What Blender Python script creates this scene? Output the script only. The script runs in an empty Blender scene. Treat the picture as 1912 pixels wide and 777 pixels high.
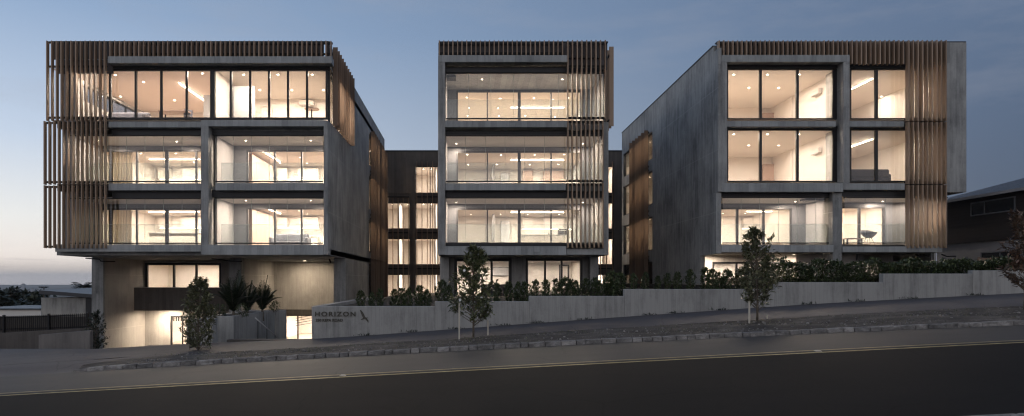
import bpy, bmesh, math, random
from mathutils import Vector, Matrix
R = math.radians
sc = bpy.context.scene
col = sc.collection
F, CX, CY, EYE = 1300.0, 870.0, 525.0, 1.7          # focal length, vanishing point, eye height
def fx(px, d): return (px - CX) * d / F
def fz(py, d): return EYE + (CY - py) * d / F

# ------------------------------------------------------------------ materials
def newmat(name):
    m = bpy.data.materials.new(name); m.use_nodes = True
    nt = m.node_tree
    return m, nt, nt.nodes, nt.links, nt.nodes['Principled BSDF']
def ramp(N, stops):
    r = N.new('ShaderNodeValToRGB'); e = r.color_ramp.elements
    while len(e) < len(stops): e.new(0.5)
    for i, (p, c) in enumerate(stops):
        e[i].position = p; e[i].color = (c[0], c[1], c[2], 1)
    return r
def noise(N, L, vec, scale, detail=4, rough=.55):
    n = N.new('ShaderNodeTexNoise'); n.inputs['Scale'].default_value = scale
    n.inputs['Detail'].default_value = detail; n.inputs['Roughness'].default_value = rough
    L.new(vec, n.inputs['Vector']); return n
def mathn(N, L, op, a, b=None, c=None):
    n = N.new('ShaderNodeMath'); n.operation = op
    for i, v in enumerate((a, b, c)):
        if v is None: continue
        if isinstance(v, (int, float)): n.inputs[i].default_value = v
        else: L.new(v, n.inputs[i])
    return n.outputs[0]
def mapn(N, L, vec, scale):
    n = N.new('ShaderNodeMapping'); n.inputs['Scale'].default_value = scale
    L.new(vec, n.inputs['Vector']); return n.outputs[0]
def mixc(N, L, mode, fac, a, b):
    n = N.new('ShaderNodeMix'); n.data_type = 'RGBA'; n.blend_type = mode
    if isinstance(fac, (int, float)): n.inputs[0].default_value = fac
    else: L.new(fac, n.inputs[0])
    for i, v in ((6, a), (7, b)):
        if isinstance(v, tuple): n.inputs[i].default_value = (*v, 1)
        else: L.new(v, n.inputs[i])
    return n.outputs[2]
def bump(N, L, b, h, strength, dist=.02):
    n = N.new('ShaderNodeBump'); n.inputs['Strength'].default_value = strength
    n.inputs['Distance'].default_value = dist
    L.new(h, n.inputs['Height']); L.new(n.outputs[0], b.inputs['Normal'])

def concrete(name, lo, hi, board=.16, stain=.6, bw=.22):
    """board-marked concrete: vertical boards, each its own tone, blotches, drips"""
    m, nt, N, L, b = newmat(name)
    g = N.new('ShaderNodeNewGeometry')
    s = N.new('ShaderNodeSeparateXYZ'); L.new(g.outputs['Position'], s.inputs[0])
    sn = N.new('ShaderNodeSeparateXYZ'); L.new(g.outputs['True Normal'], sn.inputs[0])
    side = mathn(N, L, 'GREATER_THAN', mathn(N, L, 'ABSOLUTE', sn.outputs[0]), .6)
    u = mathn(N, L, 'ADD', mathn(N, L, 'MULTIPLY', s.outputs[1], side),
              mathn(N, L, 'MULTIPLY', s.outputs[0], mathn(N, L, 'SUBTRACT', 1, side)))
    ub = mathn(N, L, 'DIVIDE', u, board)
    idx = mathn(N, L, 'FLOOR', ub)
    fr = mathn(N, L, 'FRACT', ub)
    lift = mathn(N, L, 'FLOOR', mathn(N, L, 'DIVIDE', mathn(N, L, 'ADD', s.outputs[2], mathn(N, L, 'MULTIPLY', idx, .37)), 2.4))
    wn = N.new('ShaderNodeTexWhiteNoise'); wn.noise_dimensions = '2D'
    cb = N.new('ShaderNodeCombineXYZ'); L.new(idx, cb.inputs[0]); L.new(lift, cb.inputs[1]); L.new(cb.outputs[0], wn.inputs['Vector'])
    streak = noise(N, L, mapn(N, L, g.outputs['Position'], (3.5, 3.5, .45)), 1.6, 6, .65)
    blot = noise(N, L, g.outputs['Position'], .55, 5, .6)
    fine = noise(N, L, g.outputs['Position'], 14, 5, .7)
    v = mathn(N, L, 'MULTIPLY_ADD', wn.outputs[0], bw,
        mathn(N, L, 'MULTIPLY_ADD', streak.outputs[0], stain,
        mathn(N, L, 'MULTIPLY_ADD', blot.outputs[0], .75, mathn(N, L, 'MULTIPLY', fine.outputs[0], .22))))
    r = ramp(N, [(.52, lo), (1.08 if False else 1.0, hi)]); L.new(v, r.inputs[0])
    joint = mathn(N, L, 'LESS_THAN', mathn(N, L, 'ABSOLUTE', mathn(N, L, 'SUBTRACT', fr, .5)), .46)
    c = mixc(N, L, 'MULTIPLY', 1.0, r.outputs[0], (1, 1, 1))
    jc = mixc(N, L, 'MIX', joint, tuple(x * .72 for x in lo), c)
    c2 = mixc(N, L, 'MIX', .22, c, jc)
    # pour joints every storey
    pj = mathn(N, L, 'LESS_THAN', mathn(N, L, 'ABSOLUTE', mathn(N, L, 'SUBTRACT', mathn(N, L, 'FRACT', mathn(N, L, 'DIVIDE', mathn(N, L, 'SUBTRACT', s.outputs[2], .53), 3.04)), .5)), .006)
    pj2 = mathn(N, L, 'MULTIPLY', pj, side)
    c3 = mixc(N, L, 'MIX', mathn(N, L, 'MULTIPLY', pj2, .22), c2, tuple(min(1, x * 1.5) for x in hi))
    L.new(c3, b.inputs['Base Color'])
    b.inputs['Roughness'].default_value = .78
    h = mathn(N, L, 'ADD', mathn(N, L, 'MULTIPLY', joint, .5), mathn(N, L, 'ADD', fine.outputs[0], mathn(N, L, 'MULTIPLY', wn.outputs[0], .6)))
    bump(N, L, b, h, .45, .012)
    return m

def plain(name, c, rough=.6, metal=0, var=.12, scale=3, bumps=.1):
    m, nt, N, L, b = newmat(name)
    g = N.new('ShaderNodeNewGeometry')
    n = noise(N, L, g.outputs['Position'], scale, 5)
    r = ramp(N, [(.3, tuple(x * (1 - var) for x in c)), (.7, tuple(min(1, x * (1 + var)) for x in c))])
    L.new(n.outputs[0], r.inputs[0]); L.new(r.outputs[0], b.inputs['Base Color'])
    b.inputs['Roughness'].default_value = rough; b.inputs['Metallic'].default_value = metal
    if bumps:
        n2 = noise(N, L, g.outputs['Position'], scale * 9, 4); bump(N, L, b, n2.outputs[0], bumps, .01)
    return m

def timber(name, lo, hi):
    m, nt, N, L, b = newmat(name)
    g = N.new('ShaderNodeNewGeometry')
    n = noise(N, L, mapn(N, L, g.outputs['Position'], (22, 22, .9)), 1.4, 7, .65)
    v = mathn(N, L, 'MULTIPLY_ADD', g.outputs['Random Per Island'], .5, mathn(N, L, 'MULTIPLY', n.outputs[0], .75))
    r = ramp(N, [(.2, lo), (.95, hi)]); L.new(v, r.inputs[0]); L.new(r.outputs[0], b.inputs['Base Color'])
    b.inputs['Roughness'].default_value = .6
    bump(N, L, b, n.outputs[0], .25, .006)
    return m

def emis(name, c, s):
    m = bpy.data.materials.new(name); m.use_nodes = True
    N = m.node_tree.nodes; L = m.node_tree.links; N.clear()
    e = N.new('ShaderNodeEmission'); e.inputs[0].default_value = (*c, 1); e.inputs[1].default_value = s
    o = N.new('ShaderNodeOutputMaterial'); L.new(e.outputs[0], o.inputs[0]); return m

def glass(name, tint, refl=1.45, boost=1.0):
    m = bpy.data.materials.new(name); m.use_nodes = True
    N = m.node_tree.nodes; L = m.node_tree.links; N.clear()
    t = N.new('ShaderNodeBsdfTransparent'); t.inputs[0].default_value = (*tint, 1)
    gl = N.new('ShaderNodeBsdfGlossy'); gl.inputs['Roughness'].default_value = .015; gl.inputs[0].default_value = (.95, .97, 1, 1)
    fr = N.new('ShaderNodeFresnel'); fr.inputs[0].default_value = refl
    mx = N.new('ShaderNodeMixShader'); L.new(mathn(N, L, 'MULTIPLY', fr.outputs[0], boost), mx.inputs[0])
    L.new(t.outputs[0], mx.inputs[1]); L.new(gl.outputs[0], mx.inputs[2])
    o = N.new('ShaderNodeOutputMaterial'); L.new(mx.outputs[0], o.inputs[0]); return m

def leafmat(name, a, bcol, c):
    m, nt, N, L, b = newmat(name)
    g = N.new('ShaderNodeNewGeometry')
    r = ramp(N, [(0, a), (.55, bcol), (1, c)]); L.new(g.outputs['Random Per Island'], r.inputs[0])
    L.new(r.outputs[0], b.inputs['Base Color']); b.inputs['Roughness'].default_value = .42
    b.inputs['Specular IOR Level'].default_value = .45
    return m

def asphalt(name, c, spec=.4, rough=.72):
    m, nt, N, L, b = newmat(name)
    g = N.new('ShaderNodeNewGeometry')
    big = noise(N, L, mapn(N, L, g.outputs['Position'], (.12, .9, 1)), 1, 5, .6)
    fine = noise(N, L, g.outputs['Position'], 45, 4, .8)
    patch = noise(N, L, g.outputs['Position'], .8, 6, .65)
    v = mathn(N, L, 'MULTIPLY_ADD', big.outputs[0], .5, mathn(N, L, 'MULTIPLY_ADD', fine.outputs[0], .5, mathn(N, L, 'MULTIPLY', patch.outputs[0], .4)))
    r = ramp(N, [(.45, tuple(x * .62 for x in c)), (.95, tuple(x * 1.5 for x in c))]); L.new(v, r.inputs[0])
    # hairline cracks
    vo = N.new('ShaderNodeTexVoronoi'); vo.feature = 'DISTANCE_TO_EDGE'; vo.inputs['Scale'].default_value = .45
    wob = mixc(N, L, 'ADD', .35, g.outputs['Position'], patch.outputs[1]); L.new(wob, vo.inputs['Vector'])
    crack = mathn(N, L, 'LESS_THAN', vo.outputs[0], .006)
    cc = mixc(N, L, 'MIX', mathn(N, L, 'MULTIPLY', crack, .55), r.outputs[0], tuple(x * .35 for x in c))
    L.new(cc, b.inputs['Base Color']); b.inputs['Roughness'].default_value = rough; b.inputs['Specular IOR Level'].default_value = spec
    bump(N, L, b, fine.outputs[0], .5, .008)
    return m

M = {}
M['conc'] = concrete('board_marked_concrete', (.12, .124, .126), (.47, .47, .46), .16, .5, .12)
M['conc_slab'] = concrete('slab_edge_concrete', (.20, .21, .212), (.42, .43, .43), .3, .5)
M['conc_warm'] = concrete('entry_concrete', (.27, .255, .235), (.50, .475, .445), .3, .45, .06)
M['conc_wall'] = concrete('garden_wall_concrete', (.135, .132, .127), (.40, .39, .37), .14, .8, .08)
M['conc_mid'] = concrete('brownish_concrete', (.10, .09, .085), (.22, .20, .185), .3, .6, .1)
M['conc_dark'] = concrete('dark_panel_concrete', (.06, .052, .048), (.12, .105, .095), .2, .5)
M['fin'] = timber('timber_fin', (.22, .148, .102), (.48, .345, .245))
M['fin_dark'] = timber('timber_fin_dark', (.10, .064, .043), (.25, .165, .11))  # darker brown tone for side screens, rear wing and paling fence
M['frame'] = plain('dark_aluminium', (.028, .029, .032), .4, .4, .1, 5, .03)
M['steel'] = plain('black_steel', (.02, .02, .022), .5, .5, .1, 5, .03)
M['backing'] = plain('parapet_cladding', (.10, .088, .09), .6, 0, .15, 2, .05)
M['cap'] = plain('roof_capping', (.03, .033, .038), .5, .3, .1, 3, .03)
M['white'] = plain('painted_plaster', (.80, .76, .72), .85, 0, .03, 1.5, .02)
M['ceil'] = plain('ceiling_paint', (.82, .78, .74), .9, 0, .02, 1.5, .01)
M['grey'] = plain('balcony_cladding', (.36, .36, .37), .7, 0, .06, 2, .04)
M['floor'] = timber('oak_floor', (.36, .30, .25), (.52, .45, .38))
M['doorwall'] = plain('door_surround_cladding', (.085, .09, .10), .5, .1, .08, 2, .03)
M['tile'] = plain('balcony_tile', (.42, .40, .38), .5, 0, .08, 3, .02)
M['ceil_warmlight'] = plain('ceiling_with_warm_light', (.84, .72, .66), .9, 0, .02, 1.5, .01)  # pinkish room light mixed into the ceiling colour
M['cab'] = plain('cabinet_lacquer', (.72, .68, .64), .35, 0, .03, 2, 0)
M['cabwood'] = timber('cabinet_veneer', (.30, .21, .17), (.42, .31, .26))
M['black'] = plain('oven_black', (.015, .015, .017), .2, 0, .1, 2, 0)
M['fabric'] = plain('sofa_fabric', (.10, .10, .12), .9, 0, .2, 30, .2)
M['curtain'] = plain('sheer_curtain', (.72, .66, .58), .9, 0, .05, 4, .05)
nt_ = M['curtain'].node_tree; tr_ = nt_.nodes.new('ShaderNodeBsdfTranslucent'); tr_.inputs[0].default_value = (.9, .84, .74, 1)
mx_ = nt_.nodes.new('ShaderNodeMixShader'); mx_.inputs[0].default_value = .6
nt_.links.new(nt_.nodes['Principled BSDF'].outputs[0], mx_.inputs[1]); nt_.links.new(tr_.outputs[0], mx_.inputs[2]); nt_.links.new(mx_.outputs[0], nt_.nodes['Material Output'].inputs[0])
M['glass'] = glass('window_glass', (.90, .90, .89), 1.45, 1.0)
M['vglass'] = glass('balcony_screen_glass', (.94, .94, .94), 1.5, 1.0)
M['sglass'] = glass('side_window_glass', (.93, .93, .92), 1.14, .8)
M['bglass'] = glass('balustrade_glass', (.90, .935, .93), 1.5, 1.0)
M['edge'] = plain('glass_edge', (.30, .36, .36), .3, 0, .05, 2, 0)
M['asphalt'] = asphalt('road_asphalt', (.032, .0298, .0293))
M['asphalt_near'] = asphalt('near_lane_asphalt', (.0075, .007, .0072), .12, .85)  # near lane, darker and duller than the far lane
M['path'] = asphalt('footpath_asphalt', (.075, .068, .069))
M['yellow'] = plain('yellow_road_paint', (.34, .26, .10), .6, 0, .3, 6, .1)
M['down'] = emis('downlight_glow', (1.0, .84, .69), 8600)
M['downa'] = emis('apartment_downlight_glow', (1.0, .83, .66), 11500)
M['downc'] = emis('picture_room_downlight_glow', (1.0, .84, .69), 6800)
M['downe'] = emis('exterior_downlight_glow', (1.0, .80, .58), 1500)
M['downf'] = emis('driveway_downlight_glow', (1.0, .80, .60), 5200)
M['downg'] = emis('ground_floor_downlight_glow', (1.0, .84, .69), 4200)
M['led'] = emis('led_strip_glow', (1.0, .84, .66), 60)
M['ledk'] = emis('undershelf_glow', (1.0, .84, .66), 14)
M['downb'] = emis('balcony_downlight_glow', (1.0, .80, .62), 9000)
M['trim'] = plain('lamp_trim', (.75, .73, .7), .4, 0, .02, 2, 0)
M['bronze'] = plain('sign_bronze', (.085, .078, .062), .5, .2, .15, 20, .05)
M['bark'] = plain('bark', (.16, .13, .10), .9, 0, .3, 14, .5)
M['stake'] = timber('pale_timber_stake', (.45, .40, .33), (.62, .56, .47))
M['leaf1'] = leafmat('leaf_green', (.04, .056, .022), (.11, .13, .055), (.24, .24, .12))
M['leaf2'] = leafmat('leaf_olive', (.05, .056, .028), (.13, .14, .068), (.27, .26, .15))
M['leafr'] = leafmat('leaf_rust', (.06, .045, .03), (.14, .085, .055), (.24, .15, .10))
M['leafh'] = leafmat('leaf_hedge', (.022, .038, .014), (.055, .08, .03), (.13, .16, .065))
M['leafp'] = leafmat('leaf_palm', (.015, .026, .014), (.03, .05, .025), (.07, .09, .05))
M['leaff'] = leafmat('leaf_far', (.015, .022, .014), (.03, .04, .025), (.05, .06, .035))
M['flower'] = plain('white_petal', (.8, .8, .75), .6, 0, .05, 3, 0)

def soilmat(name, cols, scale):
    m, nt, N, L, b = newmat(name)
    g = N.new('ShaderNodeNewGeometry')
    a = noise(N, L, mapn(N, L, g.outputs['Position'], (.5, 1.3, 1)), scale, 8, .7)
    f = noise(N, L, g.outputs['Position'], scale * 12, 5, .75)
    v = mathn(N, L, 'MULTIPLY_ADD', a.outputs[0], .75, mathn(N, L, 'MULTIPLY', f.outputs[0], .35))
    r = ramp(N, [(.38, cols[0]), (.55, cols[1]), (.72, cols[2])]); L.new(v, r.inputs[0])
    L.new(r.outputs[0], b.inputs['Base Color']); b.inputs['Roughness'].default_value = .95
    bump(N, L, b, f.outputs[0], .7, .014)
    return m
M['verge'] = soilmat('dry_verge_soil', [(.022, .019, .016), (.066, .056, .048), (.17, .15, .13)], 1.6)
M['mulch'] = soilmat('dark_mulch', [(.012, .010, .009), (.03, .025, .02), (.06, .05, .04)], 4)
M['land'] = soilmat('far_land', [(.02, .026, .018), (.035, .04, .03), (.05, .05, .045)], .02)
M['kerbstone'] = soilmat('bluestone', [(.06, .057, .055), (.20, .188, .18), (.42, .40, .385)], 7)

_nt = M['kerbstone'].node_tree; _N, _L = _nt.nodes, _nt.links; _b = _N['Principled BSDF']; _src = _b.inputs['Base Color'].links[0].from_socket
_g = _N.new('ShaderNodeNewGeometry'); _r = ramp(_N, [(0, (.8, .8, .8)), (.6, (1.05, 1.03, 1.0)), (1, (1.4, 1.37, 1.33))]); _L.new(_g.outputs['Random Per Island'], _r.inputs[0])
_L.new(mixc(_N, _L, 'MULTIPLY', 1.0, _src, _r.outputs[0]), _b.inputs['Base Color'])
# ------------------------------------------------------------------ helpers
def tag(o, label=None, cat=None, group=None, kind=None):
    if label: o['label'] = label
    if cat: o['category'] = cat
    if group: o['group'] = group
    if kind: o['kind'] = kind
    return o
def empty(name, loc, label=None, cat=None, group=None):
    o = bpy.data.objects.new(name, None); col.objects.link(o); o.location = loc
    o.empty_display_size = .2
    return tag(o, label, cat, group)
class MB:
    def __init__(s): s.v = []; s.f = []; s.sm = []
    def face(s, pts, smooth=False):
        i = len(s.v); s.v += [tuple(p) for p in pts]; s.f.append(tuple(range(i, i + len(pts)))); s.sm.append(smooth); return s
    def box(s, x0, x1, y0, y1, z0, z1):
        if x0 > x1: x0, x1 = x1, x0
        if y0 > y1: y0, y1 = y1, y0
        if z0 > z1: z0, z1 = z1, z0
        i = len(s.v)
        s.v += [(x0,y0,z0),(x1,y0,z0),(x1,y1,z0),(x0,y1,z0),(x0,y0,z1),(x1,y0,z1),(x1,y1,z1),(x0,y1,z1)]
        for q in ((0,3,2,1),(4,5,6,7),(0,1,5,4),(1,2,6,5),(2,3,7,6),(3,0,4,7)):
            s.f.append(tuple(i + k for k in q)); s.sm.append(False)
        return s
    def hexa(s, p):
        i = len(s.v); s.v += [tuple(q) for q in p]
        for q in ((0,3,2,1),(4,5,6,7),(0,1,5,4),(1,2,6,5),(2,3,7,6),(3,0,4,7)):
            s.f.append(tuple(i + k for k in q)); s.sm.append(False)
        return s
    def tube(s, pts, rad, n=6, cap=True):
        pts = [Vector(p) for p in pts]
        rads = rad if isinstance(rad, (list, tuple)) else [rad] * len(pts)
        base = len(s.v)
        for k, p in enumerate(pts):
            t = (pts[min(k + 1, len(pts) - 1)] - pts[max(k - 1, 0)]).normalized()
            a = t.cross(Vector((0, 0, 1)) if abs(t.z) < .95 else Vector((1, 0, 0))).normalized(); b = t.cross(a)
            for j in range(n):
                an = 2 * math.pi * j / n
                s.v.append(tuple(p + (a * math.cos(an) + b * math.sin(an)) * rads[k]))
        for k in range(len(pts) - 1):
            for j in range(n):
                s.f.append((base + k*n + j, base + k*n + (j+1) % n, base + (k+1)*n + (j+1) % n, base + (k+1)*n + j)); s.sm.append(True)
        if cap:
            s.f.append(tuple(base + j for j in reversed(range(n)))); s.sm.append(False)
            s.f.append(tuple(base + (len(pts)-1)*n + j for j in range(n))); s.sm.append(False)
        return s
    def mesh(s, name):
        me = bpy.data.meshes.new(name); me.from_pydata(s.v, [], s.f)
        me.polygons.foreach_set('use_smooth', s.sm); me.update(); return me
    def build(s, name, mat, parent=None, bevel=0, label=None):
        me = s.mesh(name); me.materials.append(mat if not isinstance(mat, str) else M[mat])
        o = bpy.data.objects.new(name, me); col.objects.link(o)
        if parent is not None:
            o.parent = parent
            w = parent; off = Vector((0, 0, 0))
            while w is not None: off += w.location; w = w.parent
            me.transform(Matrix.Translation(-off))
        if bevel:
            m = o.modifiers.new('bevel', 'BEVEL'); m.width = bevel; m.segments = 1; m.limit_method = 'ANGLE'
        if label: o['label'] = label
        return o
def bx(name, mat, parent, *a, bevel=0, label=None): return MB().box(*a).build(name, mat, parent, bevel, label)

# ------------------------------------------------------------------ camera, world, render
cam = bpy.data.objects.new('camera', bpy.data.cameras.new('camera')); col.objects.link(cam)
cam.location = (0, 0, EYE); cam.rotation_euler = (R(90), 0, 0)
cam.data.sensor_width = 36; cam.data.lens = F / 1912 * 36
cam.data.shift_x = (956 - CX) / 1912; cam.data.shift_y = (CY - 388.5) / 1912
cam.data.clip_end = 20000; cam.data.clip_start = .1
sc.camera = cam
sc.view_settings.view_transform = 'Standard'; sc.view_settings.look = 'None'
sc.view_settings.gamma = 1; sc.view_settings.exposure = .1; sc.view_settings.use_curve_mapping = False
sc.cycles.use_denoising = True
sc.cycles.max_bounces = 10; sc.cycles.diffuse_bounces = 6; sc.cycles.glossy_bounces = 4
sc.cycles.transparent_max_bounces = 32; sc.cycles.transmission_bounces = 4
sc.cycles.sample_clamp_indirect = 4; sc.cycles.sample_clamp_direct = 30; sc.cycles.filter_width = 1.2
sc.cycles.caustics_reflective = False; sc.cycles.caustics_refractive = False
sc.cycles.use_light_tree = True

SUN_EL, SUN_AZ = 1.0, -62.0      # degrees; azimuth measured from straight ahead, negative to the left
w = bpy.data.worlds.new('World'); sc.world = w; w.use_nodes = True
N, L = w.node_tree.nodes, w.node_tree.links
bg = N['Background']
sky = N.new('ShaderNodeTexSky'); sky.sky_type = 'NISHITA'; sky.sun_disc = False
sky.sun_elevation = R(SUN_EL); sky.sun_rotation = R(SUN_AZ)
sky.altitude = 60; sky.air_density = 1.0; sky.dust_density = .6; sky.ozone_density = 2.5
tc = N.new('ShaderNodeTexCoord')
sp = N.new('ShaderNodeSeparateXYZ'); L.new(tc.outputs['Generated'], sp.inputs[0])
# dusk air: deep blue opposite the glow, warm pale band low in the west (left), from the view direction only
elev = sp.outputs[2]
rr = ramp(N, [(0.0, (.66, .66, .69)), (.010, (.60, .61, .64)), (.013, (.74, .68, .64)), (.03, (1.12, 1.03, .96)), (.08, (1.02, 1.02, 1.0)), (.18, (.66, .77, .93)), (.33, (.34, .475, .69)), (.60, (.17, .25, .39)), (1.0, (.10, .16, .28))])
L.new(elev, rr.inputs[0])
rd = ramp(N, [(0.0, (.085, .105, .155)), (.12, (.09, .125, .195)), (.30, (.115, .17, .275)), (.6, (.125, .19, .32)), (1.0, (.09, .135, .25))])
L.new(elev, rd.inputs[0])
west = mathn(N, L, 'MULTIPLY_ADD', sp.outputs[0], -.78, mathn(N, L, 'MULTIPLY', sp.outputs[1], .30))
wr = N.new('ShaderNodeMapRange'); wr.interpolation_type = 'SMOOTHSTEP'
wr.inputs[1].default_value = -.36; wr.inputs[2].default_value = .94; L.new(west, wr.inputs[0])
dusk = mixc(N, L, 'MIX', wr.outputs[0], rd.outputs[0], rr.outputs[0])
# thin cirrus wisps and low cloud streaks
cn = noise(N, L, mapn(N, L, tc.outputs['Generated'], (2.2, 2.2, 9)), 1.7, 7, .62)
cr = ramp(N, [(.52, (0, 0, 0)), (.78, (1, 1, 1))]); L.new(cn.outputs[0], cr.inputs[0])
dusk2 = mixc(N, L, 'MIX', mathn(N, L, 'MULTIPLY', cr.outputs[0], .24), dusk, (.42, .42, .46))
ls = noise(N, L, mapn(N, L, tc.outputs['Generated'], (1.6, 1.6, 60)), 2.2, 5, .5)
lr = ramp(N, [(.60, (0, 0, 0)), (.70, (1, 1, 1))]); L.new(ls.outputs[0], lr.inputs[0])
low = N.new('ShaderNodeMapRange'); low.inputs[1].default_value = .09; low.inputs[2].default_value = .02; L.new(elev, low.inputs[0])
dusk3 = mixc(N, L, 'MIX', mathn(N, L, 'MULTIPLY', mathn(N, L, 'MULTIPLY', lr.outputs[0], low.outputs[0]), .4), dusk2, (.36, .34, .37))
back = N.new('ShaderNodeMapRange'); back.interpolation_type = 'SMOOTHSTEP'; back.inputs[1].default_value = .15; back.inputs[2].default_value = -.75; L.new(sp.outputs[1], back.inputs[0])  # sky behind the camera brightened, above all low down, to light the facades
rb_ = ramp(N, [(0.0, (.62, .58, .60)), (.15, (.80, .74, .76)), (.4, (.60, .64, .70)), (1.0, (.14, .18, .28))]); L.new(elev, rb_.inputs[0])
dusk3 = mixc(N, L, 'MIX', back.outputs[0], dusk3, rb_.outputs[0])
ns = mixc(N, L, 'MULTIPLY', 1.0, sky.outputs[0], (.10, .10, .10))
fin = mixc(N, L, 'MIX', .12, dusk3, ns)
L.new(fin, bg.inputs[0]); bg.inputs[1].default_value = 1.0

sun = bpy.data.objects.new('sun', bpy.data.lights.new('sun', 'SUN')); col.objects.link(sun)
sun.data.energy = .05; sun.data.angle = R(12); sun.data.color = (1, .8, .65)
dirv = Vector((math.sin(R(SUN_AZ)) * math.cos(R(SUN_EL + 4)), math.cos(R(SUN_AZ)) * math.cos(R(SUN_EL + 4)), math.sin(R(SUN_EL + 4))))
sun.rotation_euler = dirv.to_track_quat('Z', 'Y').to_euler(); sun.location = (-40, 20, 30)

# ------------------------------------------------------------------ ground
def lerpt(x, tab):
    if x <= tab[0][0]:
        (a, b), (c, d) = tab[0], tab[1]; return b + (x - a) * (d - b) / (c - a)
    for (a, b), (c, d) in zip(tab, tab[1:]):
        if x <= c: return b + (x - a) * (d - b) / (c - a)
    (a, b), (c, d) = tab[-2], tab[-1]; return d + (x - c) * (d - b) / (c - a)
def h_near(X): return -.15 + .0525 * X - .0002 * X * abs(X)
def h_cen(X): return .0265 + .0525 * X - (.0002 * X * X if abs(X) < 30 else .0002 * 30 * abs(X))
def h_kerb(X): return -.135 + .0515 * X - (.0004 * X * X if abs(X) < 20 else .0004 * 20 * abs(X))
WT = [(-40, -2.1), (-20, -1.02), (-12.34, -.60), (-9.5, -.43), (-5.25, -.287), (4.56, .43), (11.85, .93), (19.0, 1.30), (40, 2.2)]
def h_wall(X): return sum(lerpt(X + k * .8, WT) for k in (-2, -1, 0, 1, 2)) / 5
DN, DC, DK, DP, DW = 7.62, 13.2, 18.4, 20.4, 23.7      # near kerb, centre, far kerb, path edge, wall
KX0 = fx(134, DK)                                      # the stone kerb starts here, a driveway crossing lies left of it
def ks(X):                                             # kerb upstand fades out at the crossing
    t = min(1, max(0, (X - KX0 + .2) / 1.0)); return t * t * (3 - 2 * t)
def h_verge(X): return h_kerb(X) + .02 + .088 * ks(X)
def h_path(X): return h_verge(X) * .42 + h_wall(X) * .58 + .0
def loft(name, rows, mat, xs, jit=0, seed=1, kind='structure', lab=None):
    rnd = random.Random(seed); mb = MB(); n = len(xs)
    for (d, hf) in rows:
        for X in xs:
            mb.v.append((X, d if not callable(d) else d(X), hf(X) + (rnd.uniform(-jit, jit) if jit else 0)))
    for r in range(len(rows) - 1):
        for i in range(n - 1):
            a = r * n + i; mb.f.append((a, a + 1, a + n + 1, a + n)); mb.sm.append(True)
    o = mb.build(name, mat); tag(o, kind=kind); return o
xs = [-60 + i * 1.0 for i in range(121)]
def mixh(a, b, t): return lambda X: a(X) * (1 - t) + b(X) * t
def crown(a, b, t, c=.03): return lambda X: a(X) * (1 - t) + b(X) * t + c * math.sin(math.pi * t)
rows = [(DN, h_near)] + [(DN + (DC - DN) * t, crown(h_near, h_cen, t)) for t in (.25, .5, .75)] + [(DC, h_cen)] + \
       [(DC + (DK - DC) * t, crown(h_cen, h_kerb, t)) for t in (.25, .5, .75)] + [(DK + .02, h_kerb)]
loft('road', rows[:5], 'asphalt_near', xs)
loft('road', rows[4:], 'asphalt', xs)
loft('road_line', [(DC - .22, lambda X: crown(h_near, h_cen, .958)(X) + .005), (DC - .12, lambda X: crown(h_near, h_cen, .977)(X) + .006)], 'yellow', xs)
loft('road_line', [(DC + .12, lambda X: crown(h_cen, h_kerb, .023)(X) + .006), (DC + .22, lambda X: crown(h_cen, h_kerb, .042)(X) + .005)], 'yellow', xs)
# near kerb and the verge the photographer stands on
nk = MB()
for i in range(120):
    X0, X1 = -60 + i, -59.02 + i
    a, b = h_near(X0), h_near(X1)
    nk.hexa([(X0, DN-.16, a-.1), (X1, DN-.16, b-.1), (X1, DN-.01, b-.1), (X0, DN-.01, a-.1), (X0, DN-.16, a+.11), (X1, DN-.16, b+.11), (X1, DN-.01, b+.10), (X0, DN-.01, a+.10)])
tag(nk.build('kerb', 'kerbstone', bevel=.015), kind='structure')
loft('verge', [(-20, lambda X: h_near(X) - .02), (-2, lambda X: h_near(X) + .08), (DN - .16, lambda X: h_near(X) + .10)], 'verge', xs)
# far kerb of rough bluestone blocks
rk = random.Random(5); kb = MB(); X = KX0
while X < 60:
    ln = rk.uniform(.2, .5); X1 = X + ln - .018
    o0, o1 = rk.uniform(-.015, .02), rk.uniform(-.015, .02); t0, t1 = rk.uniform(-.018, .02), rk.uniform(-.018, .02)
    a, b = h_kerb(X), h_kerb(X1); A, B = h_verge(X) + .006, h_verge(X1) + .006
    kb.hexa([(X, DK+o0, a-.1), (X1, DK+o1, b-.1), (X1, DK+.24, b-.1), (X, DK+.24, a-.1),
             (X, DK+.03+o0, A+t0), (X1, DK+.03+o1, B+t1), (X1, DK+.24, B+t1*.5), (X, DK+.24, A+t0*.5)])
    X += ln
tag(kb.build('kerb', 'kerbstone', bevel=.012), kind='structure')
xf = [-60 + i * .5 for i in range(241)]
rv = random.Random(9)
def vrow(t):
    return (DK + .2 + (DP - DK - .2) * t, lambda X, t=t: h_verge(X) * (1 - t) + h_path(X) * t + (.035 * math.sin(X * 1.3 + t * 9) * math.sin(t * 3.14) + rv.uniform(-.006, .006)) * min(1, max(0, (X - KX0) / 1.2)))
xv = [KX0 + .05 + i * .22 for i in range(330)]
def vy(t):
    def f(X):
        y = DK + .2 + (DP - DK - .2) * t
        k = min(1, max(.0, (X - KX0) / 2.6)); k = math.sqrt(k)          # the bed tapers to a point at the crossing
        return DK + .2 + (y - DK - .2) * k
    return f
vm = []
for t in (0, .12, .25, .38, .5, .62, .75, .88, 1): vm.append((vy(t), vrow(t)[1]))
loft('verge', vm, 'verge', xv)
def h_un(t): return lambda X: h_verge(X) * (1 - t) + h_path(X) * t - .02 * (1 - t) + .001
xc = [-60 + i * .8 for i in range(1 + int((KX0 + 3.5 + 60) / .8))]
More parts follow.
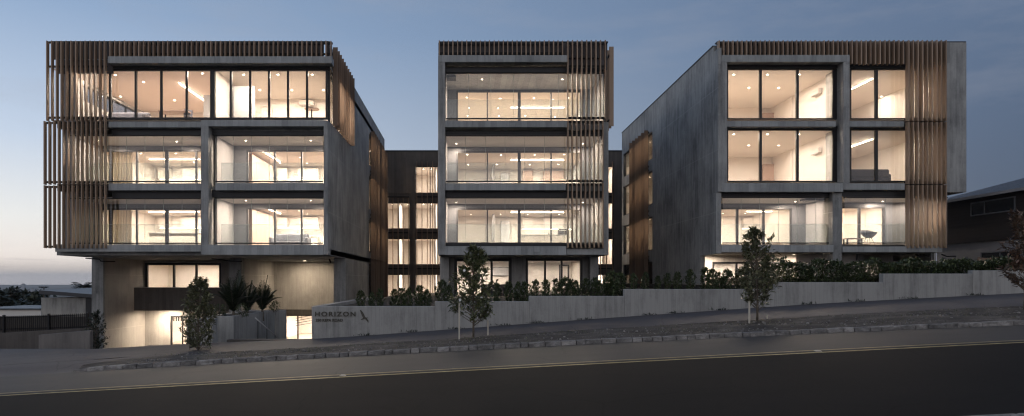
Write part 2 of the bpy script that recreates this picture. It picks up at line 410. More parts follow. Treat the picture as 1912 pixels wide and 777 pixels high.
loft('driveway', [(DK + .02, lambda X: h_kerb(X)), (DK + .6, lambda X: h_kerb(X) + .03), (DP - 1, h_un(.7)), (DP + .0, h_un(1.0))], 'path', xc)
loft('path', [(DP - .02, lambda X: h_path(X) + .004), (DP + 1.1, lambda X: h_path(X) * .5 + h_wall(X) * .5 + .02), (DW + .05, h_wall)], 'path', xs)

# entry court and ramp going down behind the footpath on the left
WX0 = fx(582, DW)                                    # left end of the garden wall
def ramp_sheet(name, x0, x1, mat, pts):
    n = 24; X_ = [x0 + (x1 - x0) * i / n for i in range(n + 1)]
    return loft(name, [(d, (lambda X, z=z: h_wall(X) if z is None else z)) for d, z in pts], mat, X_)
ramp_sheet('driveway', -19.4, WX0, 'path', [(DW + .05, None), (25.2, -.75), (33, -2.2), (60, -2.25)])
# one great sheet out to the horizon, dropping from the ridge to the far suburbs
def far_h(X, Y):
    if Y < DW - .3 and Y > -21: return -3.2 + .05 * X if abs(X) < 60 else -3.2 + (3 if X > 0 else -3)
    base = -2.6 + (.045 * X if abs(X) < 60 else math.copysign(2.7, X))
    drop = -40 * (1 - math.exp(-max(0, Y - 60) / 420.0))
    return base + drop + 1.5 * math.sin(X * .01 + Y * .007)
gx = [-6000, -4000, -2500, -1500, -900, -500, -300, -180, -110, -70, -45, -30, -20, -10, 0, 10, 20, 30, 45, 70, 110, 180, 300, 500, 900, 1500, 2500, 4000, 6000]
gy = [-600, -200, -80, -40, -20, 0, 24.2, 30, 40, 55, 70, 90, 120, 160, 220, 300, 420, 600, 900, 1300, 1900, 2800, 4000, 6000, 9000]
g = MB()
for Y in gy:
    for X in gx: g.v.append((X, Y, far_h(X, Y)))
for j in range(len(gy) - 1):
    for i in range(len(gx) - 1):
        a = j * len(gx) + i; g.f.append((a, a + 1, a + 1 + len(gx), a + len(gx))); g.sm.append(True)
tag(g.build('ground', 'land'), kind='structure')
# planted bed behind the wall
STEPS = [(582, 812, 572), (812, 988, 563), (988, 1166, 553), (1166, 1449, 540), (1449, 1649, 527), (1649, 1816, 511), (1816, 2500, 505)]
bed = MB()
for a, b, y in STEPS:
    zt = fz(y, DW) - .14
    bed.box(fx(a, DW) + .2, fx(b, DW) + .2 - .004, DW + .3, 60, zt - .3, zt)
tag(bed.build('garden_bed', 'mulch'), kind='structure')

# ------------------------------------------------------------------ garden wall with the sign
wall = empty('garden_wall', (0, DW, 0), 'long stepped board-marked concrete garden wall carrying the HORIZON sign', 'wall')
mb = MB()
for a, b, y in STEPS:
    x0, x1 = fx(a, DW), fx(b, DW); zt = fz(y, DW)
    n = max(1, int((x1 - x0) / 3)); 
    mb.box(x0, x1 - .001, DW, DW + .25, h_wall(x0) - .6, zt)
mb.box(WX0, WX0 + .25, DW + .252, 38.5, -2.6, fz(572, DW) - .003)
wo = mb.build('wall_panel', 'conc_wall', wall, bevel=.012)
def text_mesh(s, x0, x1, z0, z1, y, depth, parent, name, spacing, off):
    cu = bpy.data.curves.new(name, 'FONT'); cu.body = s; cu.size = 1; cu.extrude = .1; cu.space_character = spacing; cu.offset = off
    t = bpy.data.objects.new('tmp', cu); col.objects.link(t)
    dg = bpy.context.evaluated_depsgraph_get(); me = bpy.data.meshes.new_from_object(t.evaluated_get(dg))
    bpy.data.objects.remove(t)
    vx = [v.co.x for v in me.vertices]; vy_ = [v.co.y for v in me.vertices]; ax, bx_ = min(vx), max(vx); ay, by = min(vy_), max(vy_)
    for v in me.vertices:
        X = x0 + (v.co.x - ax) / (bx_ - ax) * (x1 - x0); Z = z0 + (v.co.y - ay) / (by - ay) * (z1 - z0)
        v.co = (X, y - depth / 2 - v.co.z * 5 * depth, Z)
    for v in me.vertices: v.co -= Vector(parent.location)
    me.materials.clear(); me.materials.append(M['bronze'])
    o = bpy.data.objects.new(name, me); col.objects.link(o); o.parent = parent; return o
ds = DW - .004
text_mesh('HORIZON', fx(588.5, ds), fx(664, ds), fz(590.8, ds), fz(582, ds), ds, .03, wall, 'sign_lettering', 1.28, .022)
text_mesh('250 KEPA ROAD', fx(589.5, ds), fx(640, ds), fz(600.5, ds), fz(595.2, ds), ds, .02, wall, 'address_lettering', 1.05, .03)
# the bird emblem in flight
bird = [(1088,178),(1112,190),(1140,222),(1165,262),(1178,300),(1196,322),(1222,318),(1232,326),(1212,340),(1226,352),(1242,372),(1243,412),(1228,392),(1205,372),(1188,352),(1165,345),(1138,356),(1108,360),(1104,352),(1134,340),(1146,326),(1132,296),(1112,250),(1098,212)]
pts = [(fx(560 + a * 160 / 1554, ds), fz(560 + b * 80 / 777, ds)) for a, b in bird]
bm_ = bmesh.new(); vs = [bm_.verts.new((x, ds - .02, z)) for x, z in pts]; fc = bm_.faces.new(vs)
ex = bmesh.ops.extrude_face_region(bm_, geom=[fc]); bmesh.ops.translate(bm_, verts=[v for v in ex['geom'] if isinstance(v, bmesh.types.BMVert)], vec=(0, .022, 0))
bmesh.ops.triangulate(bm_, faces=[f for f in bm_.faces if len(f.verts) > 4])
bmesh.ops.translate(bm_, verts=bm_.verts, vec=-Vector(wall.location)); bmesh.ops.recalc_face_normals(bm_, faces=bm_.faces)
me = bpy.data.meshes.new('bird_emblem'); bm_.to_mesh(me); me.materials.append(M['bronze'])
o = bpy.data.objects.new('bird_emblem', me); col.objects.link(o); o.parent = wall

# ------------------------------------------------------------------ building kit
DISC = 10
def disc(mb, x, y, z, r):
    mb.face([(x + r * math.cos(-2 * math.pi * k / DISC), y + r * math.sin(-2 * math.pi * k / DISC), z) for k in range(DISC)])
def downlight(parent, x, y, z, r=.055, mat='down'):
    tr = MB()
    for k in range(DISC):
        a, b = 2 * math.pi * k / DISC, 2 * math.pi * (k + 1) / DISC
        ri, ro = r, r + .022
        tr.face([(x + ri * math.cos(a), y + ri * math.sin(a), z - .012), (x + ro * math.cos(a), y + ro * math.sin(a), z - .012), (x + ro * math.cos(b), y + ro * math.sin(b), z - .012), (x + ri * math.cos(b), y + ri * math.sin(b), z - .012)][::-1])
        tr.face([(x + ro * math.cos(a), y + ro * math.sin(a), z - .012), (x + ro * math.cos(a), y + ro * math.sin(a), z), (x + ro * math.cos(b), y + ro * math.sin(b), z), (x + ro * math.cos(b), y + ro * math.sin(b), z - .012)])
    p = tr.build('downlight', 'trim', parent)
    e = MB(); disc(e, x, y, z - .008, r); e.build('lens', mat, p)
def strip(parent, x0, x1, y0, y1, z, w=.05):
    p = MB().box(x0 - w/2 - .01, x1 + w/2 + .01, y0 - w/2 - .01, y1 + w/2 + .01, z - .05, z - .002).build('strip_light', 'trim', parent)
    MB().box(x0 - w/2, x1 + w/2, y0 - w/2, y1 + w/2, z - .075, z - .052).build('diffuser', 'led', p)
def frame_mb(x0, x1, z0, z1, d, posts, t=.06, dep=.1, head=None, tp=None):
    """posts: list of x or (x, width)"""
    m = MB(); h = head or t
    m.box(x0, x1, d, d + dep, z1 - h, z1); m.box(x0, x1, d, d + dep, z0, z0 + t)
    m.box(x0, x0 + t, d, d + dep, z0 + t, z1 - h); m.box(x1 - t, x1, d, d + dep, z0 + t, z1 - h)
    for p in posts:
        x, wd = p if isinstance(p, tuple) else (p, tp or t)
        m.box(x - wd/2, x + wd/2, d + .002, d + dep - .002, z0 + t, z1 - h)
    return m
def window(parent, x0, x1, z0, z1, d, posts=(), t=.06, dep=.1, head=None, tp=None, name='window', mat='glass'):
    f = frame_mb(x0, x1, z0, z1, d, posts, t, dep, head, tp).build(name, 'frame', parent)
    MB().box(x0 + t, x1 - t, d + dep*.45, d + dep*.45 + .012, z0 + t, z1 - (head or t)).build('pane', mat, f)
    return f
def side_window(parent, X, d0, d1, z0, z1, posts=(), t=.06, sgn=1):
    """window lying in a plane of constant X"""
    m = MB(); a, b = X - .05, X + .05
    m.box(a, b, d0, d1, z1 - t, z1); m.box(a, b, d0, d1, z0, z0 + t)
    m.box(a, b, d0, d0 + t, z0 + t, z1 - t); m.box(a, b, d1 - t, d1, z0 + t, z1 - t)
    for p in posts: m.box(a + .002, b - .002, p - t/2, p + t/2, z0 + t, z1 - t)
    f = m.build('window', 'frame', parent)
    MB().box(X - .006, X + .006, d0 + t, d1 - t, z0 + t, z1 - t).build('pane', 'sglass', f)
def glass_screen(parent, x0, x1, z0, z1, d, n, bal=None, sheet='vglass'):
    """frameless glass panels enclosing a balcony between a top and a bottom channel, with the balustrade behind"""
    f = MB().box(x0, x1, d - .03, d + .06, z1 - .05, z1).box(x0, x1, d - .03, d + .06, z0, z0 + .06)
    f = f.build('glass_screen', 'frame', parent)
    p = MB(); e = MB()
    for i in range(n):
        a, b = x0 + (x1 - x0) * i / n, x0 + (x1 - x0) * (i + 1) / n
        p.box(a + .006, b - .006, d, d + .010, z0 + .06, z1 - .05)
        if i: e.box(a - .006, a + .006, d - .002, d + .012, z0 + .06, z1 - .05)
    p.build('pane', sheet, f); e.build('panel_edge', 'edge', f)
    if bal:
        a, b, h = bal
        g = MB().box(a, b, d + .16, d + .175, z0 + .02, z0 + h).build('balustrade', 'bglass', parent)
        MB().box(a, b, d + .156, d + .179, z0 + h + .001, z0 + h + .012).build('top_edge', 'edge', g)
def fins(parent, x0, x1, sp, d0, dep, z0, z1, mat='fin', t=.05, rails=(), name='timber_screen'):
    m = MB(); n = int(round((x1 - x0) / sp))
    r = random.Random(int(abs(x0 * 100) + z0 * 10))
    for i in range(n + 1):
        x = x0 + (x1 - x0) * i / n + r.uniform(-.006, .006)
        m.box(x - t/2, x + t/2, d0, d0 + dep, z0 + r.uniform(-.008, .008), z1 + r.uniform(-.008, .008))
    o = m.build(name, mat, parent)
    if rails:
        q = MB()
        for z in rails: q.box(x0 - t, x1 + t, d0 + dep + .002, d0 + dep + .05, z - .05, z + .05)
        q.build('rail', 'steel', o)
    return o
def side_fins(parent, X, out, d0, d1, n, z0, z1, mat='fin', t=.05, rails=(), name='timber_screen'):
    m = MB(); r = random.Random(int(d0 * 100 + z0 * 10))
    a, b = (X + .05, X + .05 + out) if out > 0 else (X - .05 + out, X - .05)
    for i in range(n):
        y = d0 + (d1 - d0) * i / (n - 1)
        m.box(a, b, y - t/2, y + t/2, z0 + r.uniform(-.01, .01), z1 + r.uniform(-.01, .01))
    o = m.build(name, mat, parent)
    if rails:
        q = MB()
        for z in rails:
            if out > 0: q.box(X + .004, X + .048, d0 - .1, d1 + .1, z - .05, z + .05)
            else: q.box(X - .048, X - .004, d0 - .1, d1 + .1, z - .05, z + .05)
        q.build('rail', 'steel', o)
    return o
def room(parent, x0, x1, d0, d1, z0, z1, left=True, right=True, wall='white', floor='floor', back=True, ceil='ceil'):
    bx('ceiling', ceil, parent, x0, x1, d0, d1, z1, z1 + .06)
    bx('floor', floor, parent, x0, x1, d0, d1, z0 - .06, z0)
    m = MB()
    if back: m.box(x0, x1, d1 + .002, d1 + .1, z0 - .06, z1 + .06)
    if left: m.box(x0 - .1, x0 - .002, d0, d1 + .1, z0 - .06, z1 + .06)
    if right: m.box(x1 + .002, x1 + .1, d0, d1 + .1, z0 - .06, z1 + .06)
    if m.v: m.build('interior_wall', wall, parent)
def grid_lights(parent, x0, x1, d0, d1, z, nx, ny, jit=.2, seed=1, r=.055, mat='down'):
    rr = random.Random(seed)
    for i in range(nx):
        for j in range(ny):
            downlight(parent, x0 + (x1 - x0) * (i + .5) / nx + rr.uniform(-jit, jit), d0 + (d1 - d0) * (j + .5) / ny + rr.uniform(-jit, jit), z, r, mat)
def apartment(parent, x0, x1, ytop, ybot, dg, dd, db, doors, dx0, dx1, npan, bal, seed=1, lights=(3, 2), ceilb='ceil', doorhead=.22, led=None):
    """an enclosed balcony (glass screen, balustrade) in front of sliding doors and a living room"""
    zc, zf = fz(ytop, dg), fz(ybot, dg)
    room(parent, x0, x1, dg + .2, dd, zf - .02, zc, back=False, wall='grey', floor='tile', ceil=ceilb)
    glass_screen(parent, x0, x1, zf, zc, dg, npan, bal)
    # wall around the doors
    X0, X1 = dx0, dx1
    m = MB()
    if X0 - x0 > .05: m.box(x0, X0, dd + .02, dd + .2, zf, zc)
    if x1 - X1 > .05: m.box(X1, x1, dd + .02, dd + .2, zf, zc)
    m.box(X0, X1, dd + .02, dd + .2, zc - doorhead, zc)
    m.build('balcony_wall', 'doorwall', parent)
    window(parent, X0, X1, zf + .01, zc - doorhead - .001, dd, doors, .09, .12, name='sliding_door')
    rx0, rx1 = max(x0, X0 - .6), min(x1, X1 + .6)
    room(parent, rx0, rx1, dd + .22, db, zf, zc - .02)
    grid_lights(parent, rx0 + .3, rx1 - .3, dd + .6, db - .3, zc - .021, lights[0], lights[1], .15, seed, .05, 'downa')
    if led: strip(parent, led[0], led[1], led[2], led[3], zc - .022)
    return zf, zc, (rx0, rx1)

X34 = lambda p: fx(p, 34.0)
DG = 34.6
# ================================================================== LEFT BLOCK
A = empty('apartment_building', (X34(350), 46, -2.2), 'left concrete apartment block with timber fins, overhanging the entrance and garage', 'building', 'apartment blocks of the same development')
xl, xr = X34(92), X34(612.5)
BK = 57.6
ROOF0, ROOF1 = fz(118, 34), fz(105, 34)
# roof, parapet, hood
bx('roof', 'conc', A, xl, xr, 34.62, BK, ROOF0 + .02, ROOF1 - .02)
mb = MB().box(X34(88), xr - .3, 34.36, 34.5, ROOF1 - .02 + .002, fz(79, 34.36)).box(xr - .14, xr - .002, 34.36, 34.5, ROOF1 - .018, fz(79, 34.36))
mb.build('parapet', 'backing', A)
bx('parapet_cap', 'cap', A, X34(88), xr + .01, 34.33, 34.55, fz(79, 34.36) + .002, fz(79, 34.36) + .05)
bx('hood', 'conc_slab', A, X34(201), X34(619), 34.0, 34.6, ROOF0, ROOF1, bevel=.015)
bx('parapet', 'backing', A, X34(96), X34(201) - .01, 34.505, 34.6, ROOF0 - .35, ROOF1 - .02)
bx('lintel', 'frame', A, X34(201), X34(612), 34.5, 34.61, fz(129, DG), ROOF0 - .003)
sp = 8.93 * .026154
fins(A, X34(204), X34(617), sp, 34.05, .25, ROOF1 + .01, fz(76, 34.05), rails=(fz(81, 34.3), fz(101, 34.3)))
fins(A, X34(88), X34(195.5), sp, 33.95, .2, fz(225.6, 34), fz(76, 33.95), rails=(fz(81, 34.3), fz(126, 34.3), fz(221, 34.3)))
fins(A, X34(84), X34(197), sp, 33.92, .2, fz(344.8, 34), fz(226.8, 34), rails=(fz(231, 34.3), fz(341, 34.3)))
fins(A, X34(84), X34(197), sp, 33.92, .2, fz(463.5, 34), fz(346.5, 34), rails=(fz(350, 34.3), fz(461, 34.3)))
# side wall facing right (X = xr) : boxes around the openings
SW = xr - .25
TOPZ = 13.42
lev = [fz(y, 34) for y in (476, 355, 236, 118)]      # soffit levels of the storeys
def band(mb, x0, x1, d0, d1, z0, z1): mb.box(x0, x1, d0, d1, z0, z1)
mb = MB()
zs4 = fz(224, 34)
mb.box(SW, xr, 34.62, 40.2, lev[0] + .02, zs4)             # front stretch, below the top floor
mb.box(SW, xr, 40.2, 48.4, -2.6, TOPZ)
mb.box(SW, xr, 34.62, 40.2, fz(128, 34.6), TOPZ - .01)
mb.box(SW, xr, 38.9, 40.2, -2.6, lev[0] + .02)
rowsA = [(-1.6, .35), (.7, 3.0), (3.7, 6.0), (6.75, 9.05), (9.8, 12.0)]
prev = -2.6
for a, b in rowsA[1:]:
    mb.box(SW, xr, 48.4, BK, prev, a); prev = b
mb.box(SW, xr, 48.4, BK, prev, TOPZ)
for a, b in rowsA[1:]: mb.box(SW, xr, 52.2, 53.0, a, b); mb.box(SW, xr, 56.8, BK, a, b)
mb.box(xl, SW, BK - .25, BK, -2.6, TOPZ)
mb.build('side_wall', 'conc', A)
for a, b in rowsA[1:]:
    side_window(A, xr - .12, 48.42, 52.18, a + .002, b - .002, (50.3,))
    side_window(A, xr - .12, 53.02, 56.78, a + .002, b - .002, (54.9,))
    room(A, xr - 3.6, xr - .3, 47.2, 57.2, a - .15, b + .15, right=False)
    bx('partition', 'white', A, xr - 3.6, xr - .3, 47.05, 47.18, a - .15, b + .15)
    for yy in (48.6, 50.9, 53.6, 55.9): downlight(A, xr - .95, yy, b + .148, .055, 'downe')
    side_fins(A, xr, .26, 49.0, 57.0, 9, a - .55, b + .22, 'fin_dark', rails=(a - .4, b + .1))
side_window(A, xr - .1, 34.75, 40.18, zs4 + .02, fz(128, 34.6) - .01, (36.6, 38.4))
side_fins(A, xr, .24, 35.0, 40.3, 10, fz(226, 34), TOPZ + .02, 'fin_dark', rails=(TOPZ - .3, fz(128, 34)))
# left side wall with a ribbon window high over the city
mb = MB()
mb.box(xl, xl + .25, 36.0, BK - .26, lev[0] + .02, fz(224, 34) + 1.62)
mb.box(xl, xl + .25, 36.0, BK - .26, fz(224, 34) + 2.5, TOPZ)
mb.box(xl, xl + .25, 36.0, 36.6, fz(224, 34) + 1.62, fz(224, 34) + 2.5); mb.box(xl, xl + .25, 43.0, BK - .26, fz(224, 34) + 1.62, fz(224, 34) + 2.5)
mb.build('side_wall', 'conc', A, label='left side wall with a high ribbon window')
side_window(A, xl + .12, 36.62, 42.98, fz(224, 34) + 1.622, fz(224, 34) + 2.498, (38.2, 39.8, 41.4))
# slabs between storeys, the right bay framed proud of the left bay
XM0, XM1 = X34(375), X34(388)
def slab(name, a, b, d0, d1, y0, y1, dref=34.0, bevel=.012):
    return bx(name, 'conc_slab', A, X34(a), X34(b), d0, d1, fz(y1, dref), fz(y0, dref), bevel=bevel)
slab('slab', 200, 374.5, 34.12, 34.6, 226, 237)
slab('slab', 377, 605, 34.0, 34.6, 224, 236)
slab('slab', 200, 374.5, 34.12, 34.6, 342, 355)
slab('slab', 400.5, 604, 34.1, 34.6, 341, 355)
slab('slab', 100, 374.5, 34.12, 34.6, 456, 470)
slab('slab', 377, 604, 34.0, 34.6, 457, 476)
for ya, yb in ((226, 237), (342, 355)):
    bx('slab', 'conc_dark', A, X34(100), X34(199.5), 34.3, 34.6, fz(yb, 34), fz(ya, 34))
bx('pier', 'conc', A, X34(375), X34(389), 34.004, 36.9, fz(475.5, 34), fz(224.5, 34) - .002, bevel=.012)
bx('pier', 'conc', A, X34(604.2), xr, 34.004, 34.62, fz(475.5, 34), fz(224.5, 34) - .002, bevel=.012)
bx('soffit', 'conc_slab', A, xl, xr, 34.62, BK - .3, lev[0] - .0, lev[0] + .3)
for z in (lev[1], lev[2]): bx('floor_slab', 'conc', A, xl + .26, SW - .01, 34.62, BK - .3, z + .02, z + .28)
# spandrel panels (the dark lintels over each balcony)
for a, b, y0, y1 in ((200, 374.5, 237.3, 253), (200, 374.5, 355.3, 370.5), (389.3, 604, 246, 253), (389.3, 604, 355.3, 369)):
    bx('lintel', 'frame', A, X34(a), X34(b), 34.5, 34.62, fz(y1, DG), fz(y0, DG))
bx('beam_soffit', 'conc_slab', A, X34(389.3), X34(604), 34.61, 34.8, fz(246, 34.6), fz(236.3, 34))
# corner behind the fins, beyond the balconies
mb = MB().box(X34(104), X34(127), 34.62, 34.8, lev[0] + .3, ROOF0)
mb.build('corner_wall', 'grey', A)
# top floor rooms
zc, zf = fz(128.5, DG), fz(223, DG)
FXg = lambda p: fx(p, DG)
window(A, FXg(128), FXg(396), zf, zc, DG, [(FXg(x), .1) for x in (205, 253, 300.6, 348)], .1, .12)
window(A, FXg(396.2), FXg(611.5), zf, zc, DG, [(FXg(x), .1) for x in (430.7, 466.7, 502, 537.5, 573)], .1, .12)
room(A, FXg(97), FXg(396.5), DG + .14, 43.5, zf, zc, left=False, ceil='ceil_warmlight')
room(A, FXg(397.2) + .1, FXg(603), DG + .14, 40.4, zf, zc, right=False)
strip(A, -15.2, -15.2, 36.9, 41.0, zc)
for x, y in ((268, 153), (326, 187), (305, 214), (370, 214), (160, 150), (215, 140), (378, 137), (150, 190), (225, 180)):
    d = 1300 * (zc - EYE) / (525 - y); downlight(A, fx(x, d), d, zc)
for x, y in ((455, 139), (519, 139), (583, 139), (485, 168), (545, 168), (604, 168)):
    d = 1300 * (zc - EYE) / (525 - y); downlight(A, fx(x, d), d, zc)
mb = MB()     # the bedroom lobby: nib walls, door casing
mb.box(fx(436, 36.6), fx(436, 36.6) + 1.1, 36.6, 36.75, zf, zc - .3)
mb.box(fx(436, 36.6), fx(436, 36.6) + .12, 36.76, 38.4, zf, zc - .3)
mb.build('partition', 'grey', A)
mb = MB().box(fx(486, 40.3), fx(489, 40.3), 40.28, 40.38, zf, zc - .45).box(fx(505, 40.3), fx(508, 40.3), 40.28, 40.38, zf, zc - .45).box(fx(486, 40.3), fx(508, 40.3), 40.28, 40.38, zc - .449, zc - .36)
mb.build('door_casing', 'cab', A)
bx('partition', 'grey', A, fx(380, 38), fx(396, 38), 38, 38.15, zf, zc - .4)
# the four balcony apartments
apartment(A, FXg(132), FXg(374.5), 252.5, 340.5, DG, 37.3, 44.0, [(fx(206, 37.3), .14), (fx(255, 37.3), .09), (fx(311, 37.3), .18), (fx(366, 37.3), .09)], FXg(132) + .06, FXg(373) - .05, 7, (FXg(160), FXg(374), .98), 11, (3, 2), led=(fx(280, 41), fx(372, 41), 41, 41))
apartment(A, FXg(132), FXg(374.5), 370, 455.5, DG, 37.3, 44.0, [(fx(206, 37.3), .14), (fx(255, 37.3), .09), (fx(311, 37.3), .18), (fx(366, 37.3), .09)], FXg(132) + .06, FXg(373) - .05, 7, (FXg(160), FXg(374), .98), 12, (3, 2), led=(fx(278, 40.6), fx(372, 40.6), 40.6, 40.6))
apartment(A, FXg(402.5), FXg(603), 252.5, 340.5, DG, 37.3, 44.0, [(fx(513, 37.3), .09), (fx(563, 37.3), .09)], fx(460, 37.3), fx(625, 37.3), 6, (FXg(411), FXg(603), .98), 13, (3, 3), led=(fx(497, 39), fx(497, 39), 39, 41.8))
apartment(A, FXg(402.5), FXg(603), 369, 455.5, DG, 37.3, 44.0, [(fx(513, 37.3), .09), (fx(563, 37.3), .09)], fx(460, 37.3), fx(625, 37.3), 6, (FXg(411), FXg(603), .98), 14, (3, 3), led=(fx(497, 39), fx(497, 39), 39, 41.8))
for y0, y1 in ((252.5, 340.5), (369, 455.5)):
    z1, z0 = fz(y0, DG), fz(y1, DG)
    downlight(A, fx(459, 35.9), 35.9, z1, .05, 'downb'); downlight(A, -19.0, 35.9, z1, .05, 'downb'); downlight(A, fx(330, 36.2), 36.2, z1, .045, 'downb'); downlight(A, -8.0, 35.9, z1, .045, 'downb')  # the second of these is added to brighten the corner behind the fins
# undercroft: end wall, column, balcony with window, garage, entrance court
ZS = lev[0] - .003
bx('end_wall', 'conc', A, fx(171, 37.9), fx(193, 37.9), 37.9, 38.1, -3, ZS, bevel=.01)
bx('end_wall', 'conc_warm', A, fx(193, 37.9) - .4, fx(193, 37.9), 38.102, 42.8, -3, ZS, label='warm lit return of the end wall')
bx('column', 'conc', A, fx(428, 38.9), fx(450, 38.9), 38.9, 39.6, -2.6, ZS, bevel=.012)
bx('column', 'conc', A, fx(623, 38.9), xr - .26, 38.9, 39.7, -2.6, ZS, bevel=.012)
D2 = 42.8
wx0, wx1 = fx(271, D2), fx(413, D2)
mb = MB()
mb.box(fx(193, 37.9), wx0, D2, D2 + .25, -3, ZS); mb.box(wx1, fx(455, D2), D2, D2 + .25, -3, ZS)
mb.box(wx0, wx1, D2, D2 + .25, fz(491, D2), ZS)
mb.box(wx0, fx(318, D2), D2, D2 + .25, -3, fz(545, D2)); mb.box(fx(362, D2), wx1, D2, D2 + .25, -3, fz(545, D2))
mb.box(fx(318, D2), fx(362, D2), D2, D2 + .25, fz(590, D2), fz(545, D2))
mb.build('ground_wall', 'conc_warm', A)
window(A, wx0, wx1, fz(545, D2) + .002, fz(491, D2) - .002, D2 + .02, [(fx(324, D2), .12), (fx(366, D2), .12)], .14, .15)
room(A, wx0 - 1, wx1 + .6, D2 + .26, 48.5, fz(560, D2), fz(489, D2))
grid_lights(A, wx0 + .3, wx1 - .3, D2 + 1, 48, fz(489, D2), 2, 2, .1, 21, .055, 'downg')
bz0, bz1 = fz(580, 40.4), fz(537, 40.4)
mb = MB().box(fx(250, 40.4), fx(425, 40.4), 40.4, 40.6, bz0, bz1).box(fx(250, 40.4), fx(250, 40.4) + .2, 40.602, D2 - .003, bz0, bz1).box(fx(250, 40.4) + .2, fx(425, 40.4), 40.602, D2 - .003, bz0 + .002, bz0 + .22)
mb.build('balcony', 'conc_dark', A, bevel=.012)
bx('handrail', 'trim', A, fx(250, 40.4), fx(425, 40.4), 40.42, 40.5, bz1 + .002, bz1 + .02)
downlight(A, fx(306, 41.6), 41.9, bz0 - .002, .07, 'downf')
# garage lobby door
g0, g1 = fx(318, D2), fx(362, D2)
f = window(A, g0 + .01, g1 - .01, -2.6, fz(590, D2) - .004, D2 + .03, [(fx(340, D2), .06)], .08, .1, name='lobby_door')
gm = MB()
for k in range(9): gm.box(g0 + .12 + k * .15, g0 + .17 + k * .15, D2 + .16, D2 + .2, fz(600, D2), fz(591, D2) - .01)
gm.build('grille', 'steel', f)
room(A, g0 - .6, g1 + .8, D2 + .26, 47.5, -2.2, fz(588, D2))
grid_lights(A, g0, g1, D2 + .7, 47, fz(588, D2), 1, 3, .05, 22, .055, 'downg')
# steel bracket pipes under the soffit
mb = MB()
mb.tube([(fx(160, 37), 37, ZS - .06), (fx(186, 37), 37, ZS - .12), (fx(188, 37), 37, ZS - .22), (fx(215, 37), 37, ZS - .24)], .035)
mb.tube([(fx(395, 37.4), 37.4, ZS - .06), (fx(430, 37.4), 37.4, ZS - .2), (fx(452, 37.4), 37.4, ZS - .22)], .03)
mb.tube([(fx(615, 37.4), 37.4, ZS - .1), (fx(618, 37.4), 37.4, ZS - .3)], .05)
mb.build('drain_pipe', 'steel', A)
# entrance court
DE = 45.6
mb = MB().box(fx(450, 38.9) - .3, fx(450, 38.9), 39.61, DE, -2.6, ZS - .001)
mb.box(fx(450, 38.9) - .3, SW - .01, DE, DE + .25, fz(578, DE), ZS - .001)
mb.build('court_wall', 'conc_warm', A)
bx('beam', 'conc_dark', A, fx(450, 38.9), SW - .01, DE - .15, DE + .2, fz(588, DE), fz(578, DE) - .003)
mb = MB().box(fx(450, 38.9), fx(532, DE), DE, DE + .2, -2.6, fz(588, DE) - .003); mb.build('court_wall', 'conc_warm', A)
ew0, ew1 = fx(532.5, DE), SW - .02
window(A, ew0, ew1, -2.2, fz(588, DE) - .004, DE, [(fx(556, DE), .07), (fx(590, DE), .07)], .07, .1, name='entrance_door')
room(A, ew0 - .5, ew1, DE + .26, 52, -2.2, fz(587, DE))
grid_lights(A, ew0, ew1 - .5, DE + .8, 51, fz(587, DE), 2, 3, .05, 23, .055, 'downg')
rl = MB()
for k in range(4): rl.tube([(ew0 + .2, DE + 2, -1.35 + k * .17), (ew0 + 1.6, DE + 2, -1.1 + k * .17)], .02)
rl.build('stair_rail', 'steel', A)
for x in (566,): downlight(A, fx(x, 43.6), 44.0, ZS, .09, 'downe')
downlight(A, fx(478, 42), 42.4, ZS, .05, 'downb')

# ================================================================== MIDDLE BLOCK
B = empty('apartment_building', (X34(978), 46, 0), 'narrow middle concrete apartment block with three stacked balconies and timber fins on its right corner', 'building', 'apartment blocks of the same development')
bl, br = X34(818), X34(1138.6)
mb = MB().box(bl, br - .3, 34.36, 34.5, fz(103.5, 34), fz(80, 34.36)); mb.build('parapet', 'backing', B)
bx('parapet', 'backing', B, X34(1060) + .004, X34(1138), 34.505, 34.6, fz(124, 34), fz(82, 34.5))
bx('parapet_cap', 'cap', B, X34(819), X34(1138), 34.32, 34.58, fz(80, 34.36) + .002, fz(80, 34.36) + .06)
bx('roof', 'conc', B, bl, br, 34.62, 58, fz(116, 34) + .01, fz(104, 34))
bx('hood', 'conc_slab', B, X34(818), X34(1060), 34.0, 34.6, fz(116, 34), fz(103, 34), bevel=.015)
sp2 = 8.6 * .026154
fins(B, X34(820), X34(1051), sp2, 34.05, .22, fz(102.5, 34), fz(75.5, 34.05), rails=(fz(82, 34.3), fz(100, 34.3)))
fins(B, X34(1060.5), X34(1130), sp2, 33.95, .25, fz(222, 34), fz(75.5, 34), rails=(fz(82, 34.3), fz(125, 34.3), fz(221, 34.3)))
fins(B, X34(1060.5), X34(1126), sp2, 33.95, .25, fz(339, 34), fz(225, 34), rails=(fz(228, 34.3), fz(338, 34.3)))
fins(B, X34(1060.5), X34(1126), sp2, 33.95, .25, fz(463, 34), fz(342, 34), rails=(fz(345, 34.3), fz(459, 34.3)))
mb = MB()
mb.box(bl, X34(831), 34.004, 34.6, fz(475.8, 34), fz(116, 34) - .003)
mb.box(bl, X34(830), 34.602, 58, fz(475.8, 34), fz(116, 34) - .003)
mb.box(X34(1129), br, 34.3, 34.6, fz(475.8, 34), fz(225, 34))
mb.box(br - .25, br, 34.602, 58, fz(475.8, 34), fz(226, 34)); mb.box(br - .25, br, 37.6, 58, fz(226, 34) + .002, fz(116, 34) - .003)
mb.build('side_wall', 'conc', B, bevel=.01)
side_window(B, br - .12, 34.62, 37.58, fz(224, 34), fz(126, 34), (36.1,))
side_fins(B, br, .22, 34.4, 38.2, 8, fz(232, 34), fz(82, 34), 'fin', rails=(fz(100, 34), fz(222, 34)))
